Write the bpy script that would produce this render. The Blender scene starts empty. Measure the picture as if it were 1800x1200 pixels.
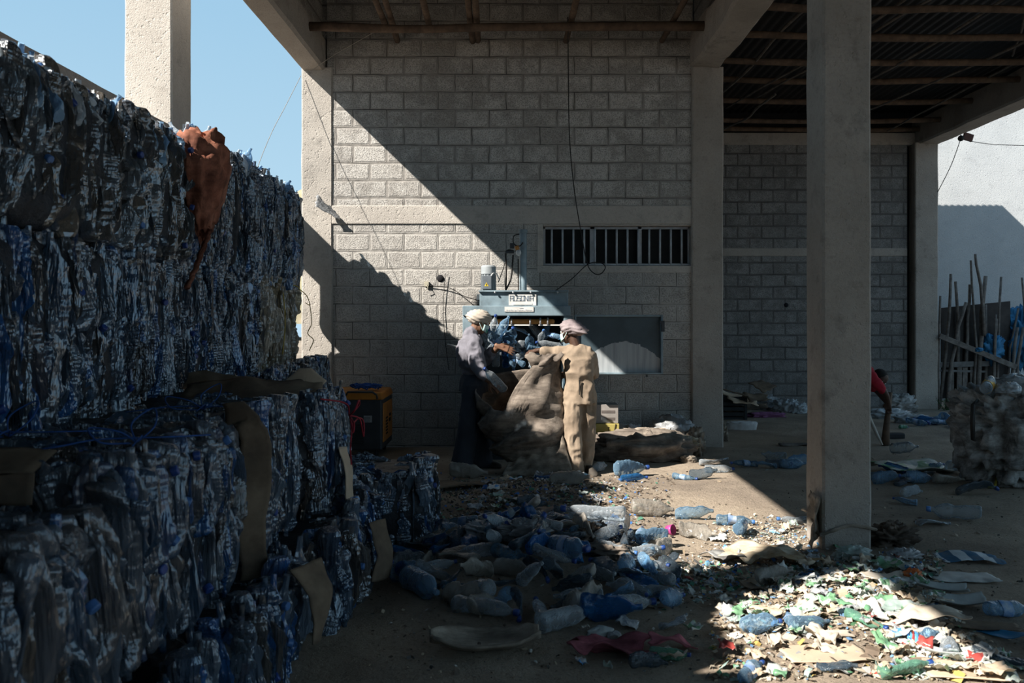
import bpy, bmesh, math, random
import numpy as np
from mathutils import Vector, Matrix, Euler
PI = math.pi
S = bpy.context.scene
COL = S.collection
# ------------------------------------------------------------------ camera, sky, sun
FPX, CX, HY, H = 1500.0, 911.0, 559.0, 1.55
cam = bpy.data.objects.new('camera', bpy.data.cameras.new('camera'))
COL.objects.link(cam)
cam.location = (0, 0, H); cam.rotation_euler = (PI/2, 0, 0)
cam.data.sensor_width = 36; cam.data.lens = FPX/1800*36
cam.data.shift_x = -11/1800; cam.data.shift_y = -41/1800
cam.data.clip_start = .05; cam.data.clip_end = 500
cam.data.dof.use_dof = True; cam.data.dof.focus_distance = 8.6; cam.data.dof.aperture_fstop = 4.5
S.camera = cam
S.view_settings.view_transform = 'Standard'; S.view_settings.look = 'None'
S.view_settings.gamma = 1; S.view_settings.use_curve_mapping = False
S.view_settings.exposure = 0.36
SUN = Vector((1.04, .70, -1.0)).normalized()
sl = bpy.data.lights.new('sun', 'SUN'); sl.energy = 9.0; sl.angle = .0093; sl.color = (1, .945, .865)
so = bpy.data.objects.new('sun', sl); COL.objects.link(so)
so.rotation_euler = SUN.to_track_quat('-Z', 'Y').to_euler(); so.location = (-20, -14, 20)
W = bpy.data.worlds.new('world'); S.world = W; W.use_nodes = True
nt = W.node_tree; nt.nodes.clear()
tc = nt.nodes.new('ShaderNodeTexCoord'); sx = nt.nodes.new('ShaderNodeSeparateXYZ')
rp = nt.nodes.new('ShaderNodeValToRGB'); bg = nt.nodes.new('ShaderNodeBackground'); wo = nt.nodes.new('ShaderNodeOutputWorld')
nt.links.new(tc.outputs['Generated'], sx.inputs[0]); nt.links.new(sx.outputs[2], rp.inputs[0])
nt.links.new(rp.outputs[0], bg.inputs[0]); nt.links.new(bg.outputs[0], wo.inputs[0])
e = rp.color_ramp.elements
e[0].position = 0.0; e[0].color = (.42, .60, .74, 1)
e[1].position = .75; e[1].color = (.18, .36, .57, 1)
x_ = e.new(.12); x_.color = (.37, .55, .68, 1)
x_ = e.new(.32); x_.color = (.285, .475, .64, 1)
bg.inputs[1].default_value = 1.0
S.cycles.max_bounces = 8; S.cycles.diffuse_bounces = 4; S.cycles.glossy_bounces = 3
S.cycles.transmission_bounces = 4; S.cycles.transparent_max_bounces = 16
S.cycles.caustics_reflective = False; S.cycles.caustics_refractive = False

# ------------------------------------------------------------------ helpers
def P(px, py, Y):
    return Vector(((px-CX)/FPX*Y, Y, H-(py-HY)/FPX*Y))
def G(px, py):
    Y = FPX*H/(py-HY)
    return Vector(((px-CX)/FPX*Y, Y, 0))
def scr(p):
    return (CX+FPX*p[0]/p[1], HY-FPX*(p[2]-H)/p[1])
def hsh(ix, iy, iz, s):
    n = (ix*374761393 + iy*668265263 + iz*1440662683 + s*974711) & 0xffffffff
    n = ((n ^ (n >> 13))*1274126177) & 0xffffffff
    n = ((n ^ (n >> 15))*2246822519) & 0xffffffff
    return ((n ^ (n >> 16)) & 0xffff)/65535.0
def vn(p, seed=0):
    p = np.asarray(p, float); i = np.floor(p).astype(np.int64); f = p-i
    f = f*f*(3-2*f); r = 0
    for dx in (0, 1):
        wx = f[..., 0] if dx else 1-f[..., 0]
        for dy in (0, 1):
            wy = f[..., 1] if dy else 1-f[..., 1]
            for dz in (0, 1):
                wz = f[..., 2] if dz else 1-f[..., 2]
                r = r + wx*wy*wz*hsh(i[..., 0]+dx, i[..., 1]+dy, i[..., 2]+dz, seed)
    return r*2-1
def fbm(p, seed=0, o=3):
    p = np.asarray(p, float); r = 0; a = 1
    for k in range(o):
        r = r + a*vn(p*2**k+k*17.3, seed+k); a *= .5
    return r
def rot(rx=0, ry=0, rz=0):
    return np.array(Euler((rx, ry, rz)).to_matrix())
def xf(v, R=None, t=(0, 0, 0), s=1.0):
    v = np.asarray(v, float)*s
    if R is not None: v = v @ np.asarray(R).T
    return v+np.asarray(t, float)
class MB:
    def __init__(s): s.v = []; s.f = []; s.m = []; s.n = 0
    def add(s, v, f, m=0):
        v = np.asarray(v, float).reshape(-1, 3); o = s.n
        s.v.append(v); s.n += len(v)
        for q in f: s.f.append([i+o for i in q])
        s.m += [m]*len(f); return s
    def box(s, c, d, R=None, m=0, taper=1.0):
        x, y, z = [a/2 for a in d]; t = taper
        v = [(-x, -y, -z), (x, -y, -z), (x, y, -z), (-x, y, -z), (-x*t, -y*t, z), (x*t, -y*t, z), (x*t, y*t, z), (-x*t, y*t, z)]
        return s.add(xf(v, R, c), [(0, 3, 2, 1), (4, 5, 6, 7), (0, 1, 5, 4), (1, 2, 6, 5), (2, 3, 7, 6), (3, 0, 4, 7)], m)
    def bb(s, x0, x1, y0, y1, z0, z1, m=0):
        return s.box(((x0+x1)/2, (y0+y1)/2, (z0+z1)/2), (x1-x0, y1-y0, z1-z0), m=m)
    def grid(s, Pt, m=0, cu=False, cv=False):
        a, b = Pt.shape[:2]; f = []
        for i in range(a if cu else a-1):
            for j in range(b if cv else b-1):
                f.append((i*b+j, ((i+1) % a)*b+j, ((i+1) % a)*b+(j+1) % b, i*b+(j+1) % b))
        return s.add(Pt.reshape(-1, 3), f, m)
    def tube(s, pts, rad, n=8, m=0, ell=1.0):
        pts = [Vector(p) for p in pts]; k = len(pts)
        if not hasattr(rad, '__len__'): rad = [rad]*k
        V = []; up = None
        for i, p in enumerate(pts):
            d = (pts[min(i+1, k-1)]-pts[max(i-1, 0)]).normalized()
            if up is None:
                up = Vector((0, 0, 1)) if abs(d.z) < .9 else Vector((1, 0, 0))
            a = d.cross(up); a = a.normalized() if a.length > 1e-6 else Vector((1, 0, 0))
            b = a.cross(d); up = b
            for j in range(n):
                t = 2*PI*j/n
                V.append(p+a*(math.cos(t)*rad[i])+b*(math.sin(t)*rad[i]*ell))
        f = [(i*n+j, i*n+(j+1) % n, (i+1)*n+(j+1) % n, (i+1)*n+j) for i in range(k-1) for j in range(n)]
        f.append(tuple(range(n))[::-1]); f.append(tuple(range((k-1)*n, k*n)))
        return s.add([tuple(x) for x in V], f, m)
    def lathe(s, prof, n=24, m=0, R=None, t=(0, 0, 0)):
        a = np.arange(n)*2*PI/n; V = []
        for z, r in prof:
            V.append(np.stack([np.cos(a)*r, np.sin(a)*r, np.full(n, z)], 1))
        k = len(prof)
        f = [(i*n+j, i*n+(j+1) % n, (i+1)*n+(j+1) % n, (i+1)*n+j) for i in range(k-1) for j in range(n)]
        f.append(tuple(range(n))[::-1]); f.append(tuple(range((k-1)*n, k*n)))
        return s.add(xf(np.concatenate(V), R, t), f, m)
    def ball(s, c, r, n=12, k=8, R=None, m=0):
        if not hasattr(r, '__len__'): r = (r, r, r)
        V = [(0, 0, -1)]
        for i in range(1, k):
            ph = -PI/2+PI*i/k
            V += [(math.cos(ph)*math.cos(2*PI*j/n), math.cos(ph)*math.sin(2*PI*j/n), math.sin(ph)) for j in range(n)]
        V.append((0, 0, 1)); V = np.array(V)*np.array(r); L = len(V)-1
        f = [(0, 1+(j+1) % n, 1+j) for j in range(n)]
        for i in range(k-2):
            for j in range(n):
                a = 1+i*n; f.append((a+j, a+(j+1) % n, a+n+(j+1) % n, a+n+j))
        a = 1+(k-2)*n; f += [(a+j, a+(j+1) % n, L) for j in range(n)]
        return s.add(xf(V, R, c), f, m)
    def sheet(s, Pt, th, m=0):
        """grid given thickness"""
        a, b = Pt.shape[:2]
        du = np.gradient(Pt, axis=0); dv = np.gradient(Pt, axis=1)
        n = np.cross(du, dv); n /= (np.linalg.norm(n, axis=2, keepdims=True)+1e-9)
        Q = Pt-n*th; V = np.concatenate([Pt.reshape(-1, 3), Q.reshape(-1, 3)]); o = a*b; f = []
        for i in range(a-1):
            for j in range(b-1):
                q = (i*b+j, (i+1)*b+j, (i+1)*b+j+1, i*b+j+1)
                f.append(q); f.append(tuple(x+o for x in q[::-1]))
        ed = [(i, 0) for i in range(a)]+[(a-1, j) for j in range(1, b)]+[(i, b-1) for i in range(a-2, -1, -1)]+[(0, j) for j in range(b-2, 0, -1)]
        ed = [i*b+j for i, j in ed]
        for i in range(len(ed)):
            p, q = ed[i], ed[(i+1) % len(ed)]; f.append((q, p, p+o, q+o))
        return s.add(V, f, m)
    def mesh(s, name, mats, smooth=True):
        me = bpy.data.meshes.new(name)
        V = np.concatenate(s.v) if s.v else np.zeros((0, 3))
        me.from_pydata(V.tolist(), [], s.f)
        for m in (mats if isinstance(mats, (list, tuple)) else [mats]): me.materials.append(m)
        if len(me.polygons):
            me.polygons.foreach_set('material_index', s.m)
            me.polygons.foreach_set('use_smooth', [smooth]*len(me.polygons))
        me.update(); return me
    def build(s, name, mats, parent=None, smooth=False, bevel=0, loc=None, rz=0):
        o = link(name, s.mesh(name, mats, smooth), parent)
        if loc is not None: o.location = loc
        o.rotation_euler.z = rz
        if bevel:
            b = o.modifiers.new('bevel', 'BEVEL'); b.width = bevel; b.segments = 2; b.limit_method = 'ANGLE'; b.angle_limit = .6
        return o
def link(name, me, parent=None):
    o = bpy.data.objects.new(name, me); COL.objects.link(o)
    if parent is not None: o.parent = parent
    return o
def tag(o, label, cat, group=None, kind=None):
    o['label'] = label; o['category'] = cat
    if group: o['group'] = group
    if kind: o['kind'] = kind
    return o
def empty(name, loc, label, cat, group=None, rz=0):
    o = bpy.data.objects.new(name, None); COL.objects.link(o)
    o.location = loc; o.rotation_euler.z = rz; o.empty_display_size = .1
    return tag(o, label, cat, group)
def struct(o):
    o['kind'] = 'structure'; return o
ORD = 'first second third fourth fifth sixth seventh eighth ninth tenth eleventh twelfth thirteenth fourteenth fifteenth sixteenth seventeenth eighteenth nineteenth twentieth'.split()
ORD += ['twenty-'+x for x in ORD[:9]]+['thirtieth']+['thirty-'+x for x in ORD[:9]]+['fortieth']
def rank(items, place, rows, cat, group, per=9):
    """items: (obj, adjective phrase). labels every one by its row and its place in the row"""
    items = sorted(items, key=lambda q: -scr(q[0].location)[1]); n = len(items)
    names = rows or ['']
    k = len(names); sz = -(-n//k)
    for r in range(k):
        row = sorted(items[r*sz:(r+1)*sz], key=lambda q: scr(q[0].location)[0])
        for i, (o, d) in enumerate(row):
            w = ORD[i] if i else 'leftmost'
            w = (w+' from left') if i else w
            tag(o, '%s, %s%s %s' % (d, w, (', '+names[r]+' row') if names[r] else '', place), cat, group)

# ------------------------------------------------------------------ materials
class N:
    """tiny node helper"""
    def __init__(s, name):
        s.m = bpy.data.materials.new(name); s.m.use_nodes = True; s.t = s.m.node_tree; s.t.nodes.clear()
        s.out = s.t.nodes.new('ShaderNodeOutputMaterial')
    def n(s, t, **kw):
        x = s.t.nodes.new('ShaderNode'+t)
        for k, v in kw.items(): setattr(x, k, v)
        return x
    def set(s, sock, v):
        if hasattr(v, 'is_output') or isinstance(v, bpy.types.NodeSocket): s.t.links.new(v, sock)
        elif isinstance(v, (tuple, list)): sock.default_value = tuple(v)+((1,) if len(v) == 3 and len(sock.default_value) == 4 else ())
        else: sock.default_value = v
    def noise(s, vec, scale, detail=4, rough=.55, out=0, dist=0):
        x = s.n('TexNoise'); s.set(x.inputs['Scale'], scale); x.inputs['Detail'].default_value = detail
        x.inputs['Roughness'].default_value = rough; x.inputs['Distortion'].default_value = dist
        if vec is not None: s.set(x.inputs['Vector'], vec)
        return x.outputs[out]
    def vor(s, vec, scale, feature='F1', out=0):
        x = s.n('TexVoronoi', feature=feature); s.set(x.inputs['Scale'], scale)
        if vec is not None: s.set(x.inputs['Vector'], vec)
        return x.outputs[out]
    def math(s, op, a, b=0.0, c=None):
        x = s.n('Math', operation=op); s.set(x.inputs[0], a); s.set(x.inputs[1], b)
        if c is not None: s.set(x.inputs[2], c)
        return x.outputs[0]
    def ramp(s, fac, *st, interp='LINEAR'):
        x = s.n('ValToRGB'); s.set(x.inputs[0], fac); e = x.color_ramp.elements; x.color_ramp.interpolation = interp
        while len(e) < len(st): e.new(.5)
        for i, (p, c) in enumerate(st):
            e[i].position = p
            e[i].color = (c, c, c, 1) if not hasattr(c, '__len__') else tuple(c)+(1,)
        return x.outputs[0]
    def mix(s, f, a, b, mode='MIX'):
        x = s.n('Mix', data_type='RGBA', blend_type=mode)
        s.set(x.inputs[0], f); s.set(x.inputs[6], a); s.set(x.inputs[7], b); return x.outputs[2]
    def bump(s, h, st=.3, d=.01, nrm=None):
        x = s.n('Bump'); x.inputs['Strength'].default_value = st; x.inputs['Distance'].default_value = d
        s.set(x.inputs['Height'], h)
        if nrm is not None: s.set(x.inputs['Normal'], nrm)
        return x.outputs[0]
    def bsdf(s, col, rough=.7, bump=None, spec=.3, metal=0, **kw):
        b = s.n('BsdfPrincipled'); s.set(b.inputs['Base Color'], col); s.set(b.inputs['Roughness'], rough)
        b.inputs['Specular IOR Level'].default_value = spec; b.inputs['Metallic'].default_value = metal
        for k, v in kw.items(): s.set(b.inputs[k.replace('_', ' ')], v)
        if bump is not None: s.set(b.inputs['Normal'], bump)
        return b.outputs[0]
    def done(s, sh):
        s.t.links.new(sh, s.out.inputs[0]); return s.m
def obj_co(k): return k.n('TexCoord').outputs['Object']
def wld_co(k): return k.n('NewGeometry').outputs['Position']
def simple(name, c1, c2=None, scale=6, rough=.75, bump=.25, bscale=60, spec=.25, metal=0, dist=.004, world=False, c3=None, mid=.5, **kw):
    """two or three tone noisy surface"""
    k = N(name); co = wld_co(k) if world else obj_co(k)
    c2 = c2 or tuple(x*.75 for x in c1)
    f = k.noise(co, scale, 5, .62)
    st = [(.36, c1), (.64, c2)] if c3 is None else [(.33, c1), (mid, c2), (.68, c3)]
    col = k.ramp(f, *st)
    b = k.bump(k.noise(co, bscale, 4, .6), bump, dist) if bump else None
    return k.done(k.bsdf(col, rough, b, spec, metal, **kw))
def m_concrete(name, c1, c2, stain=(.09, .085, .08)):
    k = N(name); co = wld_co(k)
    col = k.ramp(k.noise(co, 1.6, 6, .65), (.3, c1), (.7, c2))
    col = k.mix(k.ramp(k.noise(co, 4.5, 5, .7), (.56, 0.0), (.75, .55)), col, stain)
    col = k.mix(k.ramp(k.noise(co, 45, 3, .7), (.45, 0.0), (.8, .35)), col, tuple(x*.55 for x in c2))
    pit = k.ramp(k.noise(co, 30, 2, .5), (.28, 0.0), (.40, 1.0))
    h = k.math('ADD', k.math('MULTIPLY', pit, .8), k.noise(co, 90, 3, .6))
    return k.done(k.bsdf(col, .9, k.bump(h, .55, .012), .15))
def m_blocks(name, z0, rh, bw, c_hi, c_lo, c_mort, x0=0.0, band=None):
    k = N(name); co = wld_co(k)
    sp = k.n('SeparateXYZ'); k.set(sp.inputs[0], co)
    wob = k.math('MULTIPLY', k.math('SUBTRACT', k.noise(co, 5.5, 3), .5), .035)
    wob2 = k.math('MULTIPLY', k.math('SUBTRACT', k.noise(co, 2.1, 4), .5), .03)
    cb = k.n('CombineXYZ')
    k.set(cb.inputs[0], k.math('ADD', k.math('SUBTRACT', sp.outputs[0], x0), wob))
    k.set(cb.inputs[1], k.math('ADD', k.math('SUBTRACT', sp.outputs[2], z0-40*rh), wob2))
    def brick(ms, sm):
        b = k.n('TexBrick'); k.set(b.inputs['Vector'], cb.outputs[0]); b.inputs['Scale'].default_value = 1
        b.inputs['Mortar Size'].default_value = ms; b.inputs['Mortar Smooth'].default_value = sm
        b.inputs['Brick Width'].default_value = bw; b.inputs['Row Height'].default_value = rh
        b.inputs['Color1'].default_value = (0, 0, 0, 1); b.inputs['Color2'].default_value = (1, 1, 1, 1)
        return b
    b1 = brick(.034, .9); b2 = brick(.0065, .3)
    per = b1.outputs['Color']
    big = k.noise(co, .9, 4, .6)
    peb = k.noise(co, 75, 3, .65)
    bf = k.math('ADD', k.math('MULTIPLY', k.noise(co, 6.5, 4, .7), .6), k.math('MULTIPLY', k.noise(co, 2.1, 3, .6), .4))
    bf = k.math('ADD', bf, k.math('MULTIPLY', k.math('SUBTRACT', per, .5), .10))
    blk = k.ramp(bf, (.42, c_lo), (.56, c_hi))
    blk = k.mix(k.ramp(peb, (.38, .75), (.55, 0.0)), blk, tuple(x*.42 for x in c_lo))
    blk = k.mix(k.math('MULTIPLY', per, .22), blk, c_lo)
    m1 = k.ramp(k.math('ADD', b1.outputs['Fac'], k.math('MULTIPLY', k.math('SUBTRACT', k.noise(co, 9, 4, .7), .5), .9)), (.25, 0.0), (.6, 1.0))
    col = k.mix(m1, blk, k.ramp(k.noise(co, 18, 4, .6), (.35, c_mort), (.7, tuple(x*.78 for x in c_mort))))
    ln = k.math('MULTIPLY', b2.outputs['Fac'], k.ramp(k.noise(co, 3.3, 3), (.35, .25), (.62, 1.0)))
    col = k.mix(k.math('MULTIPLY', ln, .95), col, tuple(x*.2 for x in c_lo))
    col = k.mix(k.ramp(big, (.45, 0.0), (.75, .45)), col, tuple(x*.6 for x in c_lo))
    h = k.math('ADD', k.math('MULTIPLY', peb, k.math('SUBTRACT', 1.05, m1)), k.math('MULTIPLY', ln, -1.6))
    h = k.math('ADD', h, k.math('MULTIPLY', k.noise(co, 14, 4, .6), .8))
    return k.done(k.bsdf(col, .93, k.bump(h, .75, .014), .1))
def m_ground(name):
    k = N(name); co = wld_co(k)
    sp = k.n('SeparateXYZ'); k.set(sp.inputs[0], co)
    col = k.ramp(k.noise(co, 1.1, 6, .68), (.3, (.42, .345, .265)), (.55, (.34, .275, .21)), (.75, (.24, .19, .15)))
    col = k.mix(k.ramp(k.noise(co, .55, 4, .6), (.42, .0), (.6, .55)), col, (.175, .145, .12))
    col = k.mix(k.ramp(k.noise(co, 38, 4, .75), (.52, 0.0), (.72, .65)), col, (.10, .078, .06))
    col = k.mix(k.ramp(k.vor(co, 55), (.05, .5), (.13, 0.0)), col, (.47, .42, .35))
    h = k.math('ADD', k.noise(co, 14, 6, .7), k.math('MULTIPLY', k.noise(co, 80, 4, .7), .5))
    return k.done(k.bsdf(col, .95, k.bump(h, .7, .03), .1))
def rnd(k):
    a = k.n('ObjectInfo').outputs['Random']; b = k.n('NewGeometry').outputs['Random Per Island']
    return k.math('FRACT', k.math('ADD', k.math('MULTIPLY', a, 7.31), k.math('MULTIPLY', b, 3.77)))
def m_crushed(name, *st, rough=.13, trans=.3, dirt=(.06, .05, .042), bs=20, bst=.8, dk=.72, gloss=.125, zsq=.32):
    """crinkled dirty bottle plastic, one tint per piece"""
    k = N(name); r = rnd(k); co = obj_co(k)
    col = k.ramp(r, *st)
    mpn = k.n('Mapping'); k.set(mpn.inputs['Vector'], co); mpn.inputs['Scale'].default_value = (1.25, 1.25, zsq)
    def ridge(sc_, d_=2):
        return k.math('ABSOLUTE', k.math('SUBTRACT', k.noise(mpn.outputs[0], sc_, d_, .5, dist=.4), .5))
    sp = k.n('SeparateXYZ'); k.set(sp.inputs[0], co)
    ribs = k.math('MULTIPLY', k.math('SINE', k.math('MULTIPLY', sp.outputs[2], 330)), k.ramp(k.noise(co, 5, 2), (.45, 0.0), (.55, .05)))
    dm = k.ramp(k.noise(co, 7, 4, .65), (.45, 0.0), (.7, dk))
    col = k.mix(dm, col, dirt)
    h = k.math('ADD', k.math('ADD', k.math('MULTIPLY', ridge(bs), 1.6), k.math('MULTIPLY', ridge(58), .7)), ribs)
    bp = k.bump(h, bst, .018)
    ro = k.math('ADD', k.math('MULTIPLY', dm, .3), rough)
    sh = k.bsdf(col, ro, bp, .8, 0)
    gl = k.n('BsdfGlossy'); k.set(gl.inputs['Color'], (.70, .85, 1)); k.set(gl.inputs['Roughness'], k.math('MULTIPLY', ro, .8)); k.set(gl.inputs['Normal'], bp)
    mg = k.n('MixShader'); k.set(mg.inputs[0], k.math('MULTIPLY', k.math('SUBTRACT', 1.0, dm), gloss))
    k.t.links.new(sh, mg.inputs[1]); k.t.links.new(gl.outputs[0], mg.inputs[2]); sh = mg.outputs[0]
    if trans:
        t = k.n('BsdfTransparent'); k.set(t.inputs[0], k.mix(.6, col, (.8, .9, 1)))
        fr = k.n('Fresnel'); fr.inputs[0].default_value = 1.5
        mx = k.n('MixShader'); k.set(mx.inputs[0], k.math('MULTIPLY_ADD', k.math('MINIMUM', k.math('MULTIPLY', fr.outputs[0], 1.6), 1.0), trans, 1-trans))
        k.t.links.new(t.outputs[0], mx.inputs[1]); k.t.links.new(sh, mx.inputs[2]); sh = mx.outputs[0]
    return k.done(sh)
# ------------------------------------------------------------------ the setting
WY = 10.27                                              # main block wall
MAT = {}
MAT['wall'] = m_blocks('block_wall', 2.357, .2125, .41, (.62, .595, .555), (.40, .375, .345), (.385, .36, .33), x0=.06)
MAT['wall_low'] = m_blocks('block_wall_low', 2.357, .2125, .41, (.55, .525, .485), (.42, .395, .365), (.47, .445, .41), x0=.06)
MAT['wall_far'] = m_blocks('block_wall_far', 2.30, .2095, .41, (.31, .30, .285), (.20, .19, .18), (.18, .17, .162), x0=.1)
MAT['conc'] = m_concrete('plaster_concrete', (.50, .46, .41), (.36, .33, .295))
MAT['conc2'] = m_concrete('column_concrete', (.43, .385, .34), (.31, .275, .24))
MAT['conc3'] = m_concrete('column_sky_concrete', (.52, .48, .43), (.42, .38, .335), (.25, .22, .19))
MAT['band'] = m_concrete('lintel_plaster', (.52, .48, .43), (.42, .385, .345), (.22, .2, .18))
MAT['white'] = m_concrete('lime_plaster', (.46, .475, .48), (.39, .405, .415), (.30, .31, .32))
MAT['ground'] = m_ground('dirt_ground')
MAT['wood'] = simple('weathered_pole', (.17, .115, .08), (.09, .062, .045), 9, .85, .5, 40)
MAT['grey_wood'] = simple('grey_stick', (.20, .175, .155), (.10, .088, .08), 12, .9, .5, 40)
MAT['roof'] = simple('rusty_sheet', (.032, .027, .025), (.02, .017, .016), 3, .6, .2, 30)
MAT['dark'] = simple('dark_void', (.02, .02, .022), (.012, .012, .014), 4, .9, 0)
MAT['steel_bar'] = simple('grey_bar_paint', (.50, .53, .56), (.36, .385, .41), 10, .5, .1, 40, spec=.4)
MAT['glass_dark'] = simple('dark_room_pane', (.008, .009, .01), (.018, .019, .019), 5, .6, 0, spec=.15)  # shade of the room behind is put into this near-black
MAT['wire'] = simple('black_cable', (.02, .019, .018), None, 10, .6, 0)
MAT['thread'] = simple('grey_thread', (.30, .28, .25), None, 10, .8, 0)

def mound(x, y):
    x = np.asarray(x, float); y = np.asarray(y, float)
    z = .10*np.exp(-(((x-.15)/.75)**2+((y-7.15)/.95)**2))
    z = z+.05*np.exp(-(((x-1.9)/.9)**2+((y-4.5)/.5)**2))
    z = z+.15*np.exp(-(((x-.12)/.5)**2+((y-5.4)/.6)**2))
    return z
def gz(x, y):
    x = np.asarray(x, float); y = np.asarray(y, float)
    p = np.stack([x, y, x*0], -1)
    return mound(x, y)+.012*fbm(p*1.3, 5, 3)+.004*vn(p*9, 9)
def floor_mesh():
    xs = np.concatenate([np.linspace(-40, -3.4, 12), np.arange(-3.2, 6.6, .07), np.linspace(6.8, 40, 14)])
    ys = np.concatenate([np.linspace(-30, 1.6, 10), np.arange(1.8, 11.4, .07), np.arange(11.5, 17, .25), np.linspace(17.5, 70, 10)])
    X, Y = np.meshgrid(xs, ys, indexing='ij')
    mb = MB(); mb.grid(np.stack([X, Y, gz(X, Y)], -1))
    o = mb.build('floor', MAT['ground'], smooth=True); struct(o)
floor_mesh()
def slab(name, *boxes, mat='conc', bevel=.012):
    mb = MB()
    for b in boxes: mb.bb(*b)
    return struct(mb.build(name, MAT[mat], bevel=bevel))
# main wall round the barred window, plaster band above it
wx0, wx1, wz0, wz1 = .30, 2.09, 2.185, 2.66
slab('wall_back', (-2.3, 2.1, WY, WY+.2, 2.9, 5.6), (-2.6, -2.3, WY+.05, WY+.2, 4.4, 5.6), mat='wall', bevel=0)
slab('blocker_left_rear', (-2.6, -2.4, -6, -.3, -.1, 4.53), mat='wall_far', bevel=0)  # unseen slab added to keep sky light off the near floor
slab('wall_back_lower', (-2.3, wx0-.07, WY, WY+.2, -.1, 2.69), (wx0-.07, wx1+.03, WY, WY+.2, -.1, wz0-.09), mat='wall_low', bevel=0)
slab('blocker_behind_camera', (-2.6, 2.3, -6.2, -6.0, -.1, 5.6), mat='wall_far', bevel=0)  # added out of view behind the camera to block sky light
slab('trim_1', (-2.25, 2.1, WY-.016, WY+.2, 2.68, 2.905), mat='band')
slab('trim_2', (wx0-.07, wx0, WY-.012, WY+.2, wz0-.005, 2.68), (wx0-.07, wx1+.03, WY-.012, WY+.2, wz0-.09, wz0-.005), (wx0-.0, wx1+.03, WY-.01, WY+.2, wz1, 2.68), (wx1, wx1+.03, WY-.01, WY+.2, wz0, wz1), mat='band', bevel=.006)
# window: frame, bars, panes
mb = MB()
for b in ((wx0, wx1, wz0, wz0+.03), (wx0, wx1, wz1-.03, wz1), (wx0, wx0+.03, wz0, wz1), (wx1-.03, wx1, wz0, wz1), (.87, .93, wz0, wz1), (1.45, 1.5, wz0, wz1)):
    mb.bb(b[0], b[1], WY+.10, WY+.14, b[2], b[3])
win = struct(mb.build('window_1', MAT['steel_bar'], bevel=.004))
MB().bb(wx0, wx1, WY+.15, WY+.16, wz0, wz1).build('window_pane', MAT['glass_dark'], win)
bar = MB().tube([(0, 0, wz0+.005), (0, 0, wz1-.03)], .0125, 10).mesh('window_bar', MAT['steel_bar'])
for i in range(13):
    o = link('window_bar', bar, win); o.location = (wx0+.105+i*.131, WY+.055, 0)
MB().bb(wx0, wx1, WY+.045, WY+.065, wz0+.004, wz0+.018).build('bar_rail', MAT['steel_bar'], win)
# far bay behind
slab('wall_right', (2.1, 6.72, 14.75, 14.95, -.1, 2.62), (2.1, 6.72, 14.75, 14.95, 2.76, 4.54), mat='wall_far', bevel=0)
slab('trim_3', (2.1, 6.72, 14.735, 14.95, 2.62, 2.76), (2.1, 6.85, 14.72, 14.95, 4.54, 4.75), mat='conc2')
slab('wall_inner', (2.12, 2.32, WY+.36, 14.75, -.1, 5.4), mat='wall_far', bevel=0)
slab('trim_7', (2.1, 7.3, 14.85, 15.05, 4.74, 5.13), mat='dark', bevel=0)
slab('gap_shade_slab', (6.72, 6.86, 14.85, 14.95, -.1, 4.6), mat='dark', bevel=0)  # dark slab: shade of the gap beside the far column put into its colour
slab('wall_outer', (6.2, 22, 16.2, 16.45, -.1, 6.2), mat='white')
# columns and beams
def column(name, x0, x1, y0, y1, z1, mat, label, lump=.006, cat='column'):
    mb = MB(); n = 40; ring = []
    w, d = x1-x0, y1-y0; c = .016
    outl = []
    for a, b in (((-w/2+c, -d/2), (w/2-c, -d/2)), ((w/2, -d/2+c), (w/2, d/2-c)), ((w/2-c, d/2), (-w/2+c, d/2)), ((-w/2, d/2-c), (-w/2, -d/2+c))):
        for t in np.linspace(0, 1, 5): outl.append((a[0]+(b[0]-a[0])*t, a[1]+(b[1]-a[1])*t))
    outl = np.array(outl)
    zs = np.linspace(-.12, z1, int(z1/.09)+2); A = []
    for z in zs:
        q = np.concatenate([outl, np.full((len(outl), 1), z)], 1)
        g = fbm(q*np.array([3, 3, 2.2])+x0*7, 3, 3)*lump
        nn = outl/np.linalg.norm(outl, axis=1, keepdims=True)
        q[:, :2] += nn*g[:, None]; A.append(q)
    A = np.array(A); mb.grid(A, cv=True)
    m = len(outl); mb.f.append(list(range(m))[::-1]); mb.f.append(list(range((len(zs)-1)*m, len(zs)*m))); mb.m += [0, 0]
    o = mb.build(name, MAT[mat], smooth=True, loc=((x0+x1)/2, (y0+y1)/2, 0))
    e = o.modifiers.new('edge', 'EDGE_SPLIT'); e.split_angle = .7
    return tag(o, label, cat)
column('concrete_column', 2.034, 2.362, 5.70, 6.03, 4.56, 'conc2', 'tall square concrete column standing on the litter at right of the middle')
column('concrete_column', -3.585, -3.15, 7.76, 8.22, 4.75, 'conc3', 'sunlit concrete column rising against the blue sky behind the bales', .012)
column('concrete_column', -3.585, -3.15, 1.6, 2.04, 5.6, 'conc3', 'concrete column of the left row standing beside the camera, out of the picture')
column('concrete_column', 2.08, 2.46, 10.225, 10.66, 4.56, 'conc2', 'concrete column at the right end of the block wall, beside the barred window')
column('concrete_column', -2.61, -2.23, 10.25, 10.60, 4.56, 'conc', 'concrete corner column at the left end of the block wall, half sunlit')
column('concrete_column', 6.80, 7.20, 14.62, 15.02, 4.56, 'conc2', 'far concrete column at the end of the dark bay, beside the stick fence')
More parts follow.
